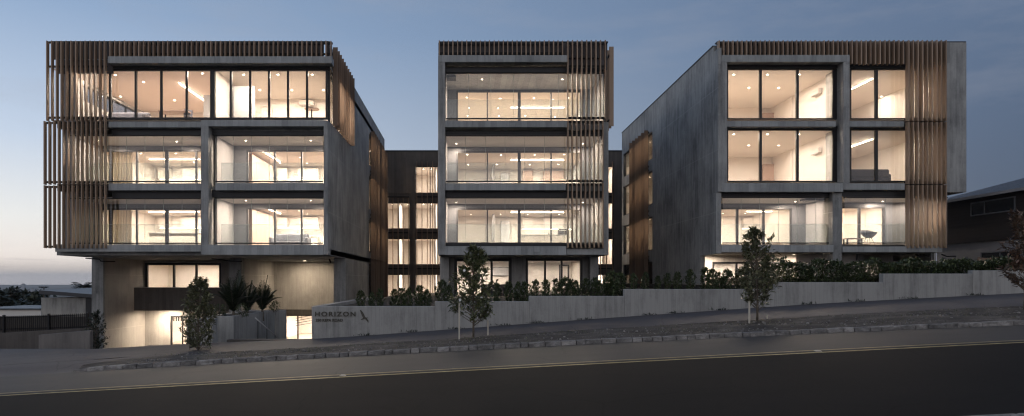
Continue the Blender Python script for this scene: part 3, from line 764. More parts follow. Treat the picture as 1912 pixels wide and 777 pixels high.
def bslab(a, b, d0, y0, y1, n='slab'): bx(n, 'conc_slab', B, X34(a), X34(b), d0, 34.598, fz(y1, 34), fz(y0, 34), bevel=.012)
bslab(831.2, 1059, 34.0, 225, 237.6); bslab(831.2, 1057, 34.08, 342, 355); bslab(831.2, 1057.5, 34.0, 460, 476.4)
bslab(1059.3, 1128.8, 34.3, 228, 240); bslab(1059.3, 1128.8, 34.3, 343, 355); bslab(1059.3, 1128.8, 34.25, 464, 475.5)
for y0, y1 in ((127, 135.8), (245, 252.5), (355.3, 368.5)):
    bx('lintel', 'frame', B, X34(831.3), X34(1128), 34.5, 34.6, fz(y1, DG), fz(y0, DG))
bx('lintel', 'frame', B, X34(831.3), X34(1128), 34.5, 34.6, fz(460, DG) + .003, fz(455.5, DG))
for z in (fz(237.6, 34), fz(355, 34)): bx('floor_slab', 'conc', B, bl + .34, br - .26, 34.62, 57.7, z + .02, z + .27)
bx('soffit', 'conc_slab', B, bl + .34, br - .26, 34.62, 57.7, fz(476, 34) + .002, fz(476, 34) + .3)
posts = lambda d: [(fx(910, d), .07), (fx(969.5, d), .16), (fx(1029, d), .07)]
DD = 37.6
apartment(B, FXg(832.5), FXg(1127), 136, 222.8, DG, DD, 45.0, posts(DD), fx(852, DD), fx(1086, DD), 7, (FXg(834), FXg(1126), 1.0), 31, (4, 3), 'conc_slab', .06, led=(fx(955, 41.2), fx(1052, 41.2), 41.2, 41.2))
apartment(B, FXg(832.5), FXg(1127), 252.7, 340.3, DG, DD, 45.0, posts(DD), fx(852, DD), fx(1086, DD), 8, (FXg(834), FXg(1126), .98), 32, (4, 2), led=(fx(955, 41.2), fx(1052, 41.2), 41.2, 41.2))
apartment(B, FXg(832.5), FXg(1127), 368.7, 455.2, DG, DD, 45.0, posts(DD), fx(852, DD), fx(1086, DD), 8, (FXg(834), FXg(1126), .98), 33, (4, 2), led=(fx(955, 41.2), fx(1052, 41.2), 41.2, 41.2))
for y0, pts in ((136, ((900, 35.7), (1050, 35.7))), (252.7, ((852, 36.7), (1088, 36.7))), (368.7, ((852, 36.7), (1088, 36.7)))):
    for px, d in pts: downlight(B, fx(px, d), d, fz(y0, DG), .045, 'downb')
bx('louvre', 'steel', B, FXg(834), FXg(851), 34.9, 35.6, fz(136, DG) - .12, fz(136, DG) - .03)
# ground floor of the middle block
DM = 37.3; zs = fz(476, 34)
gx0, gx1 = fx(824, DM), br
m = MB()
z_h = fz(482.5, DM); z_b = .3
m.box(gx0, fx(848, DM), DM, DM + .25, z_b, zs); m.box(fx(955.5, DM), fx(981.5, DM), DM, DM + .25, z_b, zs)
m.box(fx(1088, DM), gx1 - .26, DM, DM + .25, z_b, zs)
m.box(fx(848, DM), fx(955.5, DM), DM, DM + .25, z_h, zs); m.box(fx(981.5, DM), fx(1088, DM), DM, DM + .25, z_h, zs)
m.build('ground_wall', 'conc', B)
m = MB().box(gx0 - .05, fx(839, DM), DM - .45, DM - .003, z_b, zs - .002).box(fx(1099, DM), fx(1114.6, DM), DM - .45, DM - .003, z_b, zs - .002)
m.build('column', 'conc', B, bevel=.012)
window(B, fx(848, DM) + .003, fx(955.5, DM) - .003, z_b, z_h - .003, DM + .03, [(fx(918, DM), .12)], .16, .14)
window(B, fx(981.5, DM) + .003, fx(1088, DM) - .003, z_b, z_h - .003, DM + .03, [(fx(1018, DM), .1), (fx(1049, DM), .1)], .13, .14)
room(B, gx0 + .2, fx(968, DM), DM + .26, 43.5, z_b, z_h - .05); room(B, fx(968, DM) + .15, br - .3, DM + .26, 44.5, z_b, z_h - .05)
grid_lights(B, fx(850, DM), fx(950, DM), 38.2, 43, z_h - .051, 2, 2, .1, 41, .055, 'downg'); grid_lights(B, fx(985, DM), fx(1090, DM), 38.2, 44, z_h - .051, 2, 2, .1, 42, .055, 'downg')
bx('partition', 'fabric', B, fx(898, 39), fx(955, 39), 39.0, 39.1, z_b, fz(531, 39), )
mb = MB().box(fx(1044, 42), fx(1047, 42), 42, 42.1, z_b, 2.6).box(fx(1060, 42), fx(1063, 42), 42, 42.1, z_b, 2.6).box(fx(1044, 42), fx(1063, 42), 42.0, 42.1, 2.601, 2.7)
mb.build('door_casing', 'frame', B)

# ================================================================== RIGHT BLOCK
C = empty('apartment_building', (X34(1575), 46, 1), 'right concrete apartment block with lit picture windows and a long board-marked left side wall', 'building', 'apartment blocks of the same development')
cl, cr = X34(1341), X34(1812.7)
CB = 55.0
bx('roof', 'conc', C, cl + .3, cr - .003, 34.64, CB - .003, fz(116, 34) + .01, fz(104, 34))
bx('parapet', 'backing', C, X34(1345), X34(1770), 34.36, 34.5, fz(116, 34), fz(80, 34.36))
bx('parapet_cap', 'cap', C, X34(1343), cr, 34.32, 34.62, fz(80, 34.36) + .002, fz(80, 34.36) + .06)
bx('hood', 'conc_slab', C, X34(1347.6), X34(1587), 34.0, 34.62, fz(116, 34), fz(102.5, 34), bevel=.015)
sp3 = 8.57 * .026154
fins(C, X34(1344), X34(1583), sp3, 34.05, .25, fz(102, 34), fz(75.5, 34.05), rails=(fz(82, 34.3), fz(100, 34.3)))
fins(C, X34(1592), X34(1688), sp3, 34.02, .28, fz(119, 34), fz(75.5, 34.05), rails=(fz(82, 34.3), fz(116, 34.3)))
for za, zb in ((75.5, 226), (228, 343.5), (345.5, 463)):
    fins(C, X34(1696), X34(1766), sp3, 33.95, .26, fz(zb, 34), fz(za, 34), rails=(fz(za + 6, 34.3), fz(zb - 3, 34.3)))
bx('end_wall', 'conc', C, X34(1770), cr, 34.3, 34.62, fz(357.5, 34), fz(80, 34.36) - .002)
# piers, slabs
CT = fz(102.7, 34) - .002
m = MB()
m.box(X34(1341), X34(1347.4), 34.0, 34.62, fz(358, 34), CT + .35); m.box(X34(1347.4), X34(1358), 34.004, 34.62, fz(358.5, 34), fz(116, 34) - .003)
m.build('pier', 'conc', C, bevel=.012)
bx('pier', 'conc', C, X34(1575), X34(1587), 34.004, 35.7, fz(354.5, 34), fz(116, 34) - .003, bevel=.012)
bx('pier', 'conc', C, X34(1338.5), X34(1348.4), 34.1, 34.62, fz(473.5, 34), fz(358.8, 34), bevel=.012)
bx('pier', 'conc', C, X34(1559), X34(1576), 34.2, 35.2, fz(495, 34), fz(358.8, 34), bevel=.012)
def cslab(a, b, d0, y0, y1): bx('slab', 'conc_slab', C, X34(a), X34(b), d0, 34.618, fz(y1, 34), fz(y0, 34), bevel=.012)
cslab(1358.2, 1564, 34.15, 225, 235.5); cslab(1587.2, 1692, 34.15, 225, 235.5)
cslab(1347.7, 1574.8, 34.0, 342, 358.5) ; cslab(1587.2, 1692, 34.1, 342, 354)
cslab(1348.6, 1558.8, 34.1, 457.5, 471); cslab(1576.2, 1762, 34.1, 460, 471)
bx('slab', 'conc_dark', C, X34(1692.2), X34(1769.8), 34.35, 34.618, fz(235.5, 34), fz(225, 34)); bx('slab', 'conc_dark', C, X34(1692.2), X34(1769.8), 34.35, 34.618, fz(354, 34), fz(342, 34))
for a, b, y0, y1 in ((1358.2, 1574, 122.5, 128), (1587.2, 1769, 119.5, 128), (1358.2, 1574, 235.8, 241), (1587.2, 1769, 235.8, 241), (1348.6, 1558, 359, 367.8), (1576.4, 1769, 354.3, 368)):
    bx('lintel', 'frame', C, X34(a), X34(b), 34.5, 34.61, fz(y1, DG), fz(y0, DG))
# left side wall with its fin screen bay
m = MB(); SX0, SX1 = cl, cl + .25
m.box(SX0, SX1, 34.622, 36.6, fz(474, 34), TOPZ - .04)
m.box(SX0, SX1, 36.6, 46.0, -.5, TOPZ - .04)
rowsC = [(.9, 3.0), (3.75, 6.0), (6.8, 9.05), (9.8, 11.6)]
prev = -.5
for a, b in rowsC: m.box(SX0, SX1, 46.0, 51.2, prev, a); prev = b
m.box(SX0, SX1, 46.0, 51.2, prev, TOPZ - .04)
m.box(SX0, SX1, 51.2, 52.3, -.5, TOPZ - .04); m.box(SX0, SX1, 54.5, CB, -.5, TOPZ - .04)
prev = -.5
for a, b in rowsC: m.box(SX0, SX1, 52.3, 54.5, prev, a); prev = b
m.box(SX0, SX1, 52.3, 54.5, prev, TOPZ - .04)
m.box(SX1, cr, CB - .25, CB, -.5, TOPZ - .05); m.box(cr - .25, cr, 34.622, CB - .26, fz(357.5, 34), TOPZ - .05); m.box(cr - .6, cr - .35, 36.0, CB - .26, -.5, fz(357.5, 34))
m.build('side_wall', 'conc', C)
bx('parapet_cap', 'cap', C, cl - .03, cl + .28, 34.7, CB, TOPZ - .038, TOPZ + .02)
for a, b in rowsC:
    side_window(C, cl + .12, 46.02, 51.18, a + .002, b - .002, (47.7, 49.4)); side_window(C, cl + .12, 52.32, 54.48, a + .002, b - .002)
    room(C, cl + .3, cl + 3.5, 45.5, 54.7, a - .1, b + .15, left=False)
    bx('partition', 'white', C, cl + .3, cl + 3.5, 45.35, 45.48, a - .1, b + .15)
    for yy in (46.3, 48.2, 50.2, 53.4): downlight(C, cl + .95, yy, b + .148, .055, 'downe')
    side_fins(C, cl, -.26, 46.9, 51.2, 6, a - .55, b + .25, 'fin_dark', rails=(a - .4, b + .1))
bx('roof_plant_room', 'cap', C, cl + .6, cl + 2.6, 50, 53, TOPZ - .3, TOPZ + .45)
for z in (fz(235.5, 34), fz(354, 34)): bx('floor_slab', 'conc', C, cl + .26, cr - .26, 34.64, CB - .3, z + .02, z + .27)
bx('soffit', 'conc_slab', C, cl + .26, X34(1768), 34.64, CB - .3, fz(471, 34), fz(471, 34) + .28)
# picture-window rooms
for y0, y1, sd in ((128.2, 222.8, 0), (241.2, 339.8, 1)):
    zc, zf = fz(y0, DG), fz(y1, DG)
    window(C, FXg(1357.6), FXg(1564), zf, zc, DG, [(FXg(1420.5), .12), (FXg(1489.5), .12), (FXg(1559), .2)], .06, .12, name='window')
    window(C, FXg(1587.6), FXg(1769), zf, zc, DG, [(FXg(1637), .14), (FXg(1696), .14)], .06, .12)
    room(C, FXg(1355.6) , FXg(1572), DG + .14, 42.5, zf, zc); room(C, FXg(1583) , FXg(1769), DG + .14, 43.5, zf, zc)
    for x, y in ((1370, 139), (1433, 139), (1492, 139), (1398, 164), (1454, 164), (1530, 175)):
        d = 1300 * (zc - EYE) / (525 - (y if sd == 0 else 240 + (y - 128) * .85 + 1)); downlight(C, fx(x, d), d, zc, .055, 'downc')
    for x, y in ((1646, 180), (1710, 150), (1610, 205)):
        d = 1300 * (zc - EYE) / (525 - (y if sd == 0 else 240 + (y - 128) * .85)); downlight(C, fx(x, d), d, zc, .055, 'downc')
    ddd = 1300 * (zc - EYE) / (525 - (y0 + 17)); dd2 = 1300 * (zc - EYE) / (525 - (y0 + 38)); XX = fx(1628, ddd)
    strip(C, XX, XX, ddd, dd2, zc)
    # wardrobe corner and sliding doors deeper in the left room
    bx('partition', 'white', C, fx(1478, 39.8), FXg(1571), 39.8, 39.95, zf, zc - .02)
    m = MB().box(fx(1424, 42.3), fx(1457, 42.3), 42.25, 42.45, zf, zf + 2.1).box(fx(1424, 42.3), fx(1457, 42.3), 42.2, 42.46, zf + 2.102, zf + 2.16)
    m.build('wardrobe_front', 'cabwood', C)
zf3 = fz(339.8, DG)
zf4 = fz(222.8, DG)
# second-floor balconies
apartment(C, FXg(1349), FXg(1558), 368, 455, DG, 37.5, 44.5, [(fx(1377, 37.5), .12), (fx(1426, 37.5), .12)], FXg(1349) + .9, fx(1479, 37.5), 6, (FXg(1350), FXg(1557), .98), 51, (3, 2), led=(fx(1395, 41), fx(1440, 41), 41, 41))
apartment(C, FXg(1577), FXg(1769), 368, 455, DG, 37.0, 43.5, [(fx(1605, 37), .12)], FXg(1577) + .55, fx(1652, 37), 5, (FXg(1578), FXg(1768), .98), 52, (2, 2))
downlight(C, fx(1485, 36.6), 36.6, fz(368, DG), .05, 'downb'); downlight(C, fx(1648, 36.4), 36.4, fz(368, DG), .05, 'downb'); downlight(C, fx(1720, 36.4), 36.0, fz(368, DG), .05, 'downb')
bx('louvre', 'steel', C, FXg(1510), FXg(1550), 34.9, 35.5, fz(368, DG) - .12, fz(368, DG) - .03)
# ground floor behind the hedge
DR = 38.0; zs = fz(471, 34); zh = fz(489, DR)
m = MB()
m.box(cl + .26, fx(1330, DR), DR, DR + .25, .6, zs); m.box(fx(1475, DR), fx(1497, DR), DR, DR + .25, .6, zs)
m.box(fx(1330, DR), fx(1475, DR), DR, DR + .25, zh, zs)
m.build('ground_wall', 'conc_warm', C)
window(C, fx(1330, DR), fx(1475, DR), .8, zh - .003, DR + .03, [(fx(1376, DR), .1), (fx(1426, DR), .1)], .1, .14)
room(C, fx(1325, DR), fx(1480, DR), DR + .27, 43, .8, zh + .1); grid_lights(C, fx(1335, DR), fx(1470, DR), 38.8, 42.6, zh + .099, 3, 2, .1, 61, .055, 'downg')
m = MB().box(fx(1490, 36.5), fx(1598, 36.5), 36.5, 36.7, .6, zs - .003); m.build('ground_wall', 'white', C)
m = MB().box(fx(1598, 36.5) + .003, fx(1609, 36.5), 36.3, 36.9, .6, zs - .003); m.build('column', 'conc', C)
m = MB().box(fx(1609, DR), X34(1768), DR + .3, DR + .5, zh, zs).box(fx(1660, DR), fx(1680, DR), DR + .3, DR + .5, .6, zh - .002).box(fx(1748, DR), X34(1775), DR + .3, DR + .5, .6, zh - .002)
m.build('ground_wall', 'conc', C)
window(C, fx(1609, DR), fx(1659.5, DR), .8, zh - .003, DR + .32, [], .1, .14); window(C, fx(1680.5, DR), fx(1747.5, DR), .8, zh - .003, DR + .32, [(fx(1714, DR), .12)], .12, .14)
room(C, fx(1605, DR), fx(1752, DR), DR + .6, 43, .8, zh); grid_lights(C, fx(1610, DR), fx(1745, DR), 39.3, 42.6, zh, 3, 2, .1, 62, .055, 'downg')
for x in (1326, 1483): downlight(C, fx(x, 37), 37.0, zs - .002, .05, 'downb')
m = MB()
for x in (1530, 1690, 1738):
    m.tube([(fx(x, 36), 35.2, zs - .06), (fx(x + 10, 36), 35.2, zs - .16), (fx(x + 26, 36), 35.2, zs - .16)], .035)
m.build('drain_pipe', 'steel', C)
bx('downpipe', 'trim', C, cr - .52, cr - .44, 35.9, 35.98, 1.0, fz(357.5, 34) - .003)

# ================================================================== REAR LINK
E = empty('apartment_building', (2, 62, 0), 'low dark rear apartment wing with fin-screened windows, seen between the projecting blocks', 'building', 'apartment blocks of the same development')
DL = 58.0
lx0, lx1 = xr + .0, cl + 2.2
rowsE = [(fz(361, DL), fz(310, DL)), (fz(428, DL), fz(378, DL)), (fz(495, DL), fz(445, DL)), (fz(561, DL), fz(512, DL))]
colsE = [(721, 766), (775, 860), (1085, 1146)]
zt = fz(283, DL)
m = MB()
edges = [lx0] + [v for c in colsE for v in (fx(c[0], DL), fx(c[1], DL))] + [lx1]
for i in range(0, len(edges), 2): m.box(edges[i], edges[i + 1], DL, DL + .25, -1, zt)
m.box(lx0, edges[1] + 0, DL - .001, DL, -1, -.99)
for ci, c in enumerate(colsE):
    a, b = fx(c[0], DL), fx(c[1], DL)
    m.box(a, b, DL + .01, DL + .25, rowsE[0][1], zt)
    for k in range(4):
        nxt = rowsE[k + 1][1] if k < 3 else -1
        m.box(a, b, DL + .08, DL + .25, nxt, rowsE[k][0])
    if ci == 0: m.box(a, b, DL + .01, DL + .3, rowsE[0][0], rowsE[0][1])
m.box(lx0, lx1, 66, 66.2, -1, zt)
m.build('wall', 'conc_dark', E)
bx('roof', 'cap', E, lx0, lx1, DL - .05, 66.2, zt + .002, zt + .1)
for ci, c in enumerate(colsE):
    a, b = fx(c[0], DL), fx(c[1], DL)
    for k, (z0, z1) in enumerate(rowsE):
        if ci == 0 and k == 0: continue
        window(E, a + .01, b - .01, z0 + .004, z1 - .004, DL + .1, [a + (b - a) * t for t in ((.5,) if ci != 1 else (.33, .66))], .07, .1)
    ztop = rowsE[0][1] + .35 if ci else rowsE[1][1] + .35
    fins(E, a + .15, b - .15, .45, DL - .22, .2, 0, ztop, 'fin_dark', .045, rails=[r[0] - .3 for r in rowsE])
for k, (z0, z1) in enumerate(rowsE):
    room(E, fx(700, DL), fx(1150, DL), DL + .3, 64, z0 - .15, z1 + .1)
    for px in (728, 742, 758, 788, 803, 830, 1100, 1120, 1138):
        downlight(E, fx(px, DL), DL + 1.2 + (px % 3) * .5, z1 + .099)
    for px in (745, 771, 812, 1120): bx('partition', 'white', E, fx(px, 60), fx(px, 60) + .12, DL + .9 + (px % 4) * .4, 63.9, z0 - .14, z1 + .09)

# ================================================================== things inside the rooms
def obj_root(name, loc, label, cat, group=None): return empty(name, loc, label, cat, group)
def air_con(x, y, z, rot, label):
    o = obj_root('air_conditioner', (0, 0, 0), label, 'air conditioner', 'air conditioners high on the walls')
    MB().box(-.42, .42, -.2, 0, -.14, .14).build('casing', 'cab', o, bevel=.03)
    MB().box(-.40, .40, -.205, -.15, -.147, -.125).box(-.38, .38, -.203, -.2, -.09, -.085).build('flap', 'grey', o)
    o.location = (x, y, z); o.rotation_euler = (0, 0, rot)
zfL = fz(223, DG)
air_con(fx(574, 40.3), 40.3, fz(193, 40.3), 0, 'white air conditioner on the back wall of the left block top floor')
for zf_, lab in ((zf4, 'white air conditioner in the top floor left room of the right block'), (zf3, 'white air conditioner in the right block, one floor below the top')):
    air_con(FXg(1572) - .02, 36.9, zf_ + 1.95, R(-90) , lab)
def sofa(x, y, z, w, label, rot=0):
    o = obj_root('sofa', (0, 0, 0), label, 'sofa')
    MB().box(-w/2, w/2, -.45, .45, .12, .42).build('seat', 'fabric', o, bevel=.05)
    MB().box(-w/2, w/2, .25, .47, .422, .85).build('backrest', 'fabric', o, bevel=.06)
    for s in (-1, 1): MB().box(s * w/2 - .1, s * w/2 + .1, -.46, .46, .13, .62).build('armrest', 'fabric', o, bevel=.05)
    for sx in (-1, 1):
        for sy in (-.38, .38): MB().box(sx * (w/2 - .1) - .03, sx * (w/2 - .1) + .03, sy - .03, sy + .03, 0, .118).build('leg', 'black', o)
    o.location = (x, y, z); o.rotation_euler = (0, 0, rot)
def chair(x, y, z, label, rot=0):
    o = obj_root('chair', (0, 0, 0), label, 'chair')
    MB().box(-.22, .22, -.22, .22, .43, .48).build('seat', 'fabric', o, bevel=.02)
    MB().box(-.22, .22, .19, .24, .5, .9).build('backrest', 'fabric', o, bevel=.02)
    for sx in (-.19, .19):
        for sy in (-.19, .19): MB().tube([(sx, sy, .43), (sx * 1.15, sy * 1.15, 0)], .014).build('leg', 'black', o)
    o.location = (x, y, z); o.rotation_euler = (0, 0, rot)
def table(x, y, z, w, dp, label, round_=False, h=.74):
    o = obj_root('table', (0, 0, 0), label, 'table')
    if round_:
        m = MB(); n = 20
        top = [(w/2 * math.cos(2*math.pi*k/n), w/2 * math.sin(2*math.pi*k/n), h) for k in range(n)]
        m.face(top); m.face([(a, b, h - .03) for a, b, c in reversed(top)])
        for k in range(n):
            a, b = top[k], top[(k+1) % n]; m.face([(a[0], a[1], h - .03), (b[0], b[1], h - .03), b, a])
        m.build('tabletop', 'cabwood', o); MB().tube([(0, 0, 0), (0, 0, h - .032)], .035).tube([(0, 0, 0), (0, 0, .03)], .22, 14).build('pedestal', 'black', o)
    else:
        MB().box(-w/2, w/2, -dp/2, dp/2, h - .04, h).build('tabletop', 'cabwood', o, bevel=.008)
        for sx in (-1, 1):
            for sy in (-1, 1): MB().box(sx*(w/2-.08)-.03, sx*(w/2-.08)+.03, sy*(dp/2-.08)-.03, sy*(dp/2-.08)+.03, 0, h - .042).build('leg', 'black', o)
    o.location = (x, y, z)
def bucket_chair(x, y, z, label):
    o = obj_root('armchair', (0, 0, 0), label, 'armchair')
    m = MB(); n, k = 16, 5; base = len(m.v)
    for j in range(k):
        t = j / (k - 1); r = .16 + .24 * math.sin(t * 1.45)
        for i in range(n):
            a = 2 * math.pi * i / n; hb = .28 * t * (1.0 + .55 * max(0, math.sin(a)))
            m.v.append((r * math.cos(a), r * math.sin(a), .36 + hb))
    for j in range(k - 1):
        for i in range(n): m.f.append((j*n+i, j*n+(i+1) % n, (j+1)*n+(i+1) % n, (j+1)*n+i)); m.sm.append(True)
    m.f.append(tuple(range(n))); m.sm.append(True)
    s = m.build('seat_shell', 'fabric', o); q = s.modifiers.new('thickness', 'SOLIDIFY'); q.thickness = .025
    for i in range(4):
        a = math.pi/4 + i * math.pi/2; MB().tube([(.12*math.cos(a), .12*math.sin(a), .36), (.3*math.cos(a), .3*math.sin(a), 0)], .013).build('leg', 'black', o)
    o.location = (x, y, z)
def kitchen(x0, x1, d, z, label, oven=None, ceil=2.4, wood=False):
    o = obj_root('kitchen_unit', ((x0 + x1)/2, d, z), label, 'kitchen unit')
    c = 'cabwood' if wood else 'cab'
    n = max(2, int((x1 - x0) / .6)); wd = (x1 - x0) / n
    for k in range(n):
        a = x0 + k * wd
        MB().box(a + .004, a + wd - .004, d - .6, d - .01, z + .1, z + .88).build('base_cabinet', c, o)
        if k % 3 != 1 or n < 4: MB().box(a + .004, a + wd - .004, d - .35, d - .01, z + 1.5, z + ceil - .25).build('wall_cabinet', c, o)
    MB().box(x0, x1, d - .62, d - .01, z + .882, z + .92).build('worktop', 'grey', o)
    MB().box(x0, x1, d - .12, d - .08, z + 1.46, z + 1.49).build('undershelf_light', 'ledk', o)
    MB().tube([((x0+x1)/2, d - .2, z + .92), ((x0+x1)/2, d - .2, z + 1.22), ((x0+x1)/2, d - .38, z + 1.24), ((x0+x1)/2, d - .38, z + 1.18)], .014).build('tap', 'steel', o)
    if oven:
        ov = MB().box(oven, oven + .56, d - .66, d - .36, z + 1.05, z + 1.45).build('oven', 'black', o); MB().box(oven + .05, oven + .51, d - .69, d - .662, z + 1.34, z + 1.37).build('handle', 'trim', ov)
def island(x, y, z, w, label, mat='cab'):
    o = obj_root('kitchen_island', (x, y, z), label, 'kitchen island')
    MB().box(x - w/2, x + w/2, y - .4, y + .4, z + .08, z + .88).build('cabinet', mat, o)
    MB().box(x - w/2 - .04, x + w/2 + .04, y - .45, y + .45, z + .882, z + .92).build('worktop', 'grey', o)
def curtain(x0, x1, y, z0, z1, label, side=False):
    m = MB(); n = 60; pts = []
    for i in range(n + 1):
        t = i / n; u = x0 + (x1 - x0) * t; wv = .045 * math.sin(t * (x1 - x0) * 42) + .01 * math.sin(t * 31)
        pts.append((u, y + wv) if not side else (y + wv, u))
    for i in range(n):
        a, b = pts[i], pts[i + 1]; m.face([(a[0], a[1], z0), (b[0], b[1], z0), (b[0], b[1], z1), (a[0], a[1], z1)], True)
    o = m.build('curtain', 'curtain'); tag(o, label, 'curtain'); q = o.modifiers.new('thickness', 'SOLIDIFY'); q.thickness = .006
def picture(x, y, z, w, h, label, side=0):
    o = obj_root('picture', (x, y, z), label, 'picture')
    MB().box(x - w/2, x + w/2, y - .03, y, z - h/2, z + h/2).build('frame', 'black', o)
    MB().box(x - w/2 + .03, x + w/2 - .03, y - .034, y - .031, z - h/2 + .03, z + h/2 - .03).build('canvas', 'grey', o)

zA3, zA2 = fz(340.5, DG), fz(455.5, DG)
sofa(fx(235, 36.4), 36.4, zfL, 2.2, 'dark sofa by the window in the left block top floor')
table(fx(325, 36), 36.2, zfL, 1.5, .8, 'dining table by the glass in the left block top floor')
chair(fx(350, 36), 36.1, zfL, 'dark chair at the dining table in the left block top floor', .4)
table(fx(582, 35.8), 35.8, zfL, .75, .75, 'small round table in the right corner room of the left block top floor', True, .82)
island(fx(330, 40.2), 40.2, zA2, 2.8, 'long kitchen island in the left block lower left apartment')
kitchen(fx(300, 43.9), fx(385, 43.9), 43.9, zA2, 'pale kitchen wall in the left block lower left apartment')
kitchen(fx(300, 43.9), fx(385, 43.9), 43.9, zA3, 'pale kitchen wall in the left block middle left apartment')
curtain(fx(206, 38), fx(252, 38), 37.75, zA3, zA3 + 2.32, 'sheer curtain in the left block middle left apartment')
curtain(fx(206, 38), fx(250, 38), 37.75, zA2, zA2 + 2.2, 'sheer curtain in the left block lower left apartment')
for z, w_ in ((zA3, 'middle'), (zA2, 'lower')):
    kx = fx(462, 38)
    o = obj_root('tall_cupboard', (kx, 41, z), 'row of tall timber cupboards along the side of the left block %s right apartment' % w_, 'cupboard')
    for k in range(5):
        MB().box(kx - .55, kx + .05, 38.7 + k * .82, 38.7 + k * .82 + .8, z + .02, z + 2.15).build('cupboard_door', 'cabwood', o)
    kitchen(fx(520, 43.9), fx(596, 43.9), 43.9, z, 'kitchen wall at the back of the left block %s right apartment' % w_)
    sofa(fx(545, 40), 39.6, z, 2.0, 'dark sofa in the left block %s right apartment' % w_)
zB4, zB3, zB2 = fz(222.8, DG), fz(340.3, DG), fz(455.2, DG)
kitchen(fx(975, 44.9), fx(1072, 44.9), 44.9, zB2, 'pale kitchen with a black oven in the middle block lower apartment', fx(1040, 44.9))
island(fx(1015, 41.6), 42.0, zB2, 2.9, 'low kitchen island in the middle block lower apartment')
kitchen(fx(975, 44.9), fx(1072, 44.9), 44.9, zB3, 'timber kitchen in the middle block middle apartment', None, 2.4, True)
sofa(fx(905, 40), 40.3, zB3, 2.2, 'dark sofa in the middle block middle apartment')
for z in (zB2, zB3):
    q = MB().box(fx(920, 43), fx(924, 43), 43, 44.9, z, z + 2.36).box(fx(935, 44.8), fx(951, 44.8), 44.6, 44.97, z, z + 2.0); q.build('partition', 'grey', B)
picture(fx(938, 43.4), 43.4, fz(507, 43.4), 1.3, .55, 'wide picture on the back wall of the middle block ground floor')
zC2 = fz(455, DG)
kitchen(fx(1385, 44.4), fx(1465, 44.4), 44.4, zC2, 'pale kitchen in the right block lower left apartment')
bucket_chair(fx(1622, 35.9), 35.9, zC2, 'dark bucket chair on the right block lower right balcony')
table(fx(1592, 36), 36, zC2, .9, .5, 'low table on the right block lower right balcony', False, .35)
table(fx(1600, 40), 40.5, zf4, 1.6, .8, 'dining table in the right block top right room')
sofa(fx(1612, 36.4), 36.4, zf3, 2.2, 'dark sofa in the right block, right room one floor below the top', R(180))

# ================================================================== entry planter, handrail, letterbox pier
PL = empty('planter', (fx(436, 26), 28, -1.5), 'angular concrete planter beside the entrance steps, holding two palms', 'planter')
px_, pz_ = fx(436, 26), fz(590.6, 26)
m = MB().box(fx(380, 26), px_, 26, 26.25, -2.3, pz_).box(px_ - .25, px_, 26.252, 31.7, -2.3, pz_ - .002).box(fx(380, 26), fx(380, 26) + .25, 26.252, 31.7, -2.3, pz_ - .002).box(px_ - .0, fx(532, 31.7), 31.702, 31.95, -2.3, pz_ - .003)
m.box(fx(380, 26) + .25, px_ - .25, 31.5, 31.7, -2.3, pz_ - .003)
m.build('planter_wall', 'conc_wall', PL, bevel=.012)
bx('soil', 'mulch', PL, fx(380, 26) + .252, px_ - .252, 26.254, 31.49, pz_ - .3, pz_ - .08)
LB = empty('pillar', (fx(372, 24.7), 24.9, -.6), 'squat concrete pillar behind the small street tree by the driveway', 'pillar')
bx('pillar_block', 'conc_wall', LB, fx(348, 24.7), fx(397, 24.7), 24.7, 25.2, -1.2, fz(598, 24.7), bevel=.015)
bx('pillar_cap', 'conc_slab', LB, fx(347, 24.7), fx(398, 24.7), 24.68, 25.22, fz(598, 24.7) + .002, fz(596, 24.7))
HR = empty('handrail', (fx(495, 26), 27, -1.2), 'pale handrail sloping down beside the entrance steps', 'handrail')
q0, q1 = (fx(477, 26.6), 26.6, fz(594, 26.6)), (fx(517, 31), 31, fz(629, 31))
MB().tube([q0, q1], .024).build('rail', 'trim', HR)
for t in (.1, .5, .9):
    p = [a + (b - a) * t for a, b in zip(q0, q1)]; MB().tube([p, (p[0], p[1], p[2] - .9)], .016).build('post', 'steel', HR)
# steps
st = MB()
for k in range(9): st.box(px_ + .02, WX0 - .02, 25.2 + k * .38, 25.58 + k * .38, -2.3, -.42 - k * .19)
tag(st.build('steps', 'conc_dark'), 'dark concrete steps going down to the glazed entrance', 'steps')

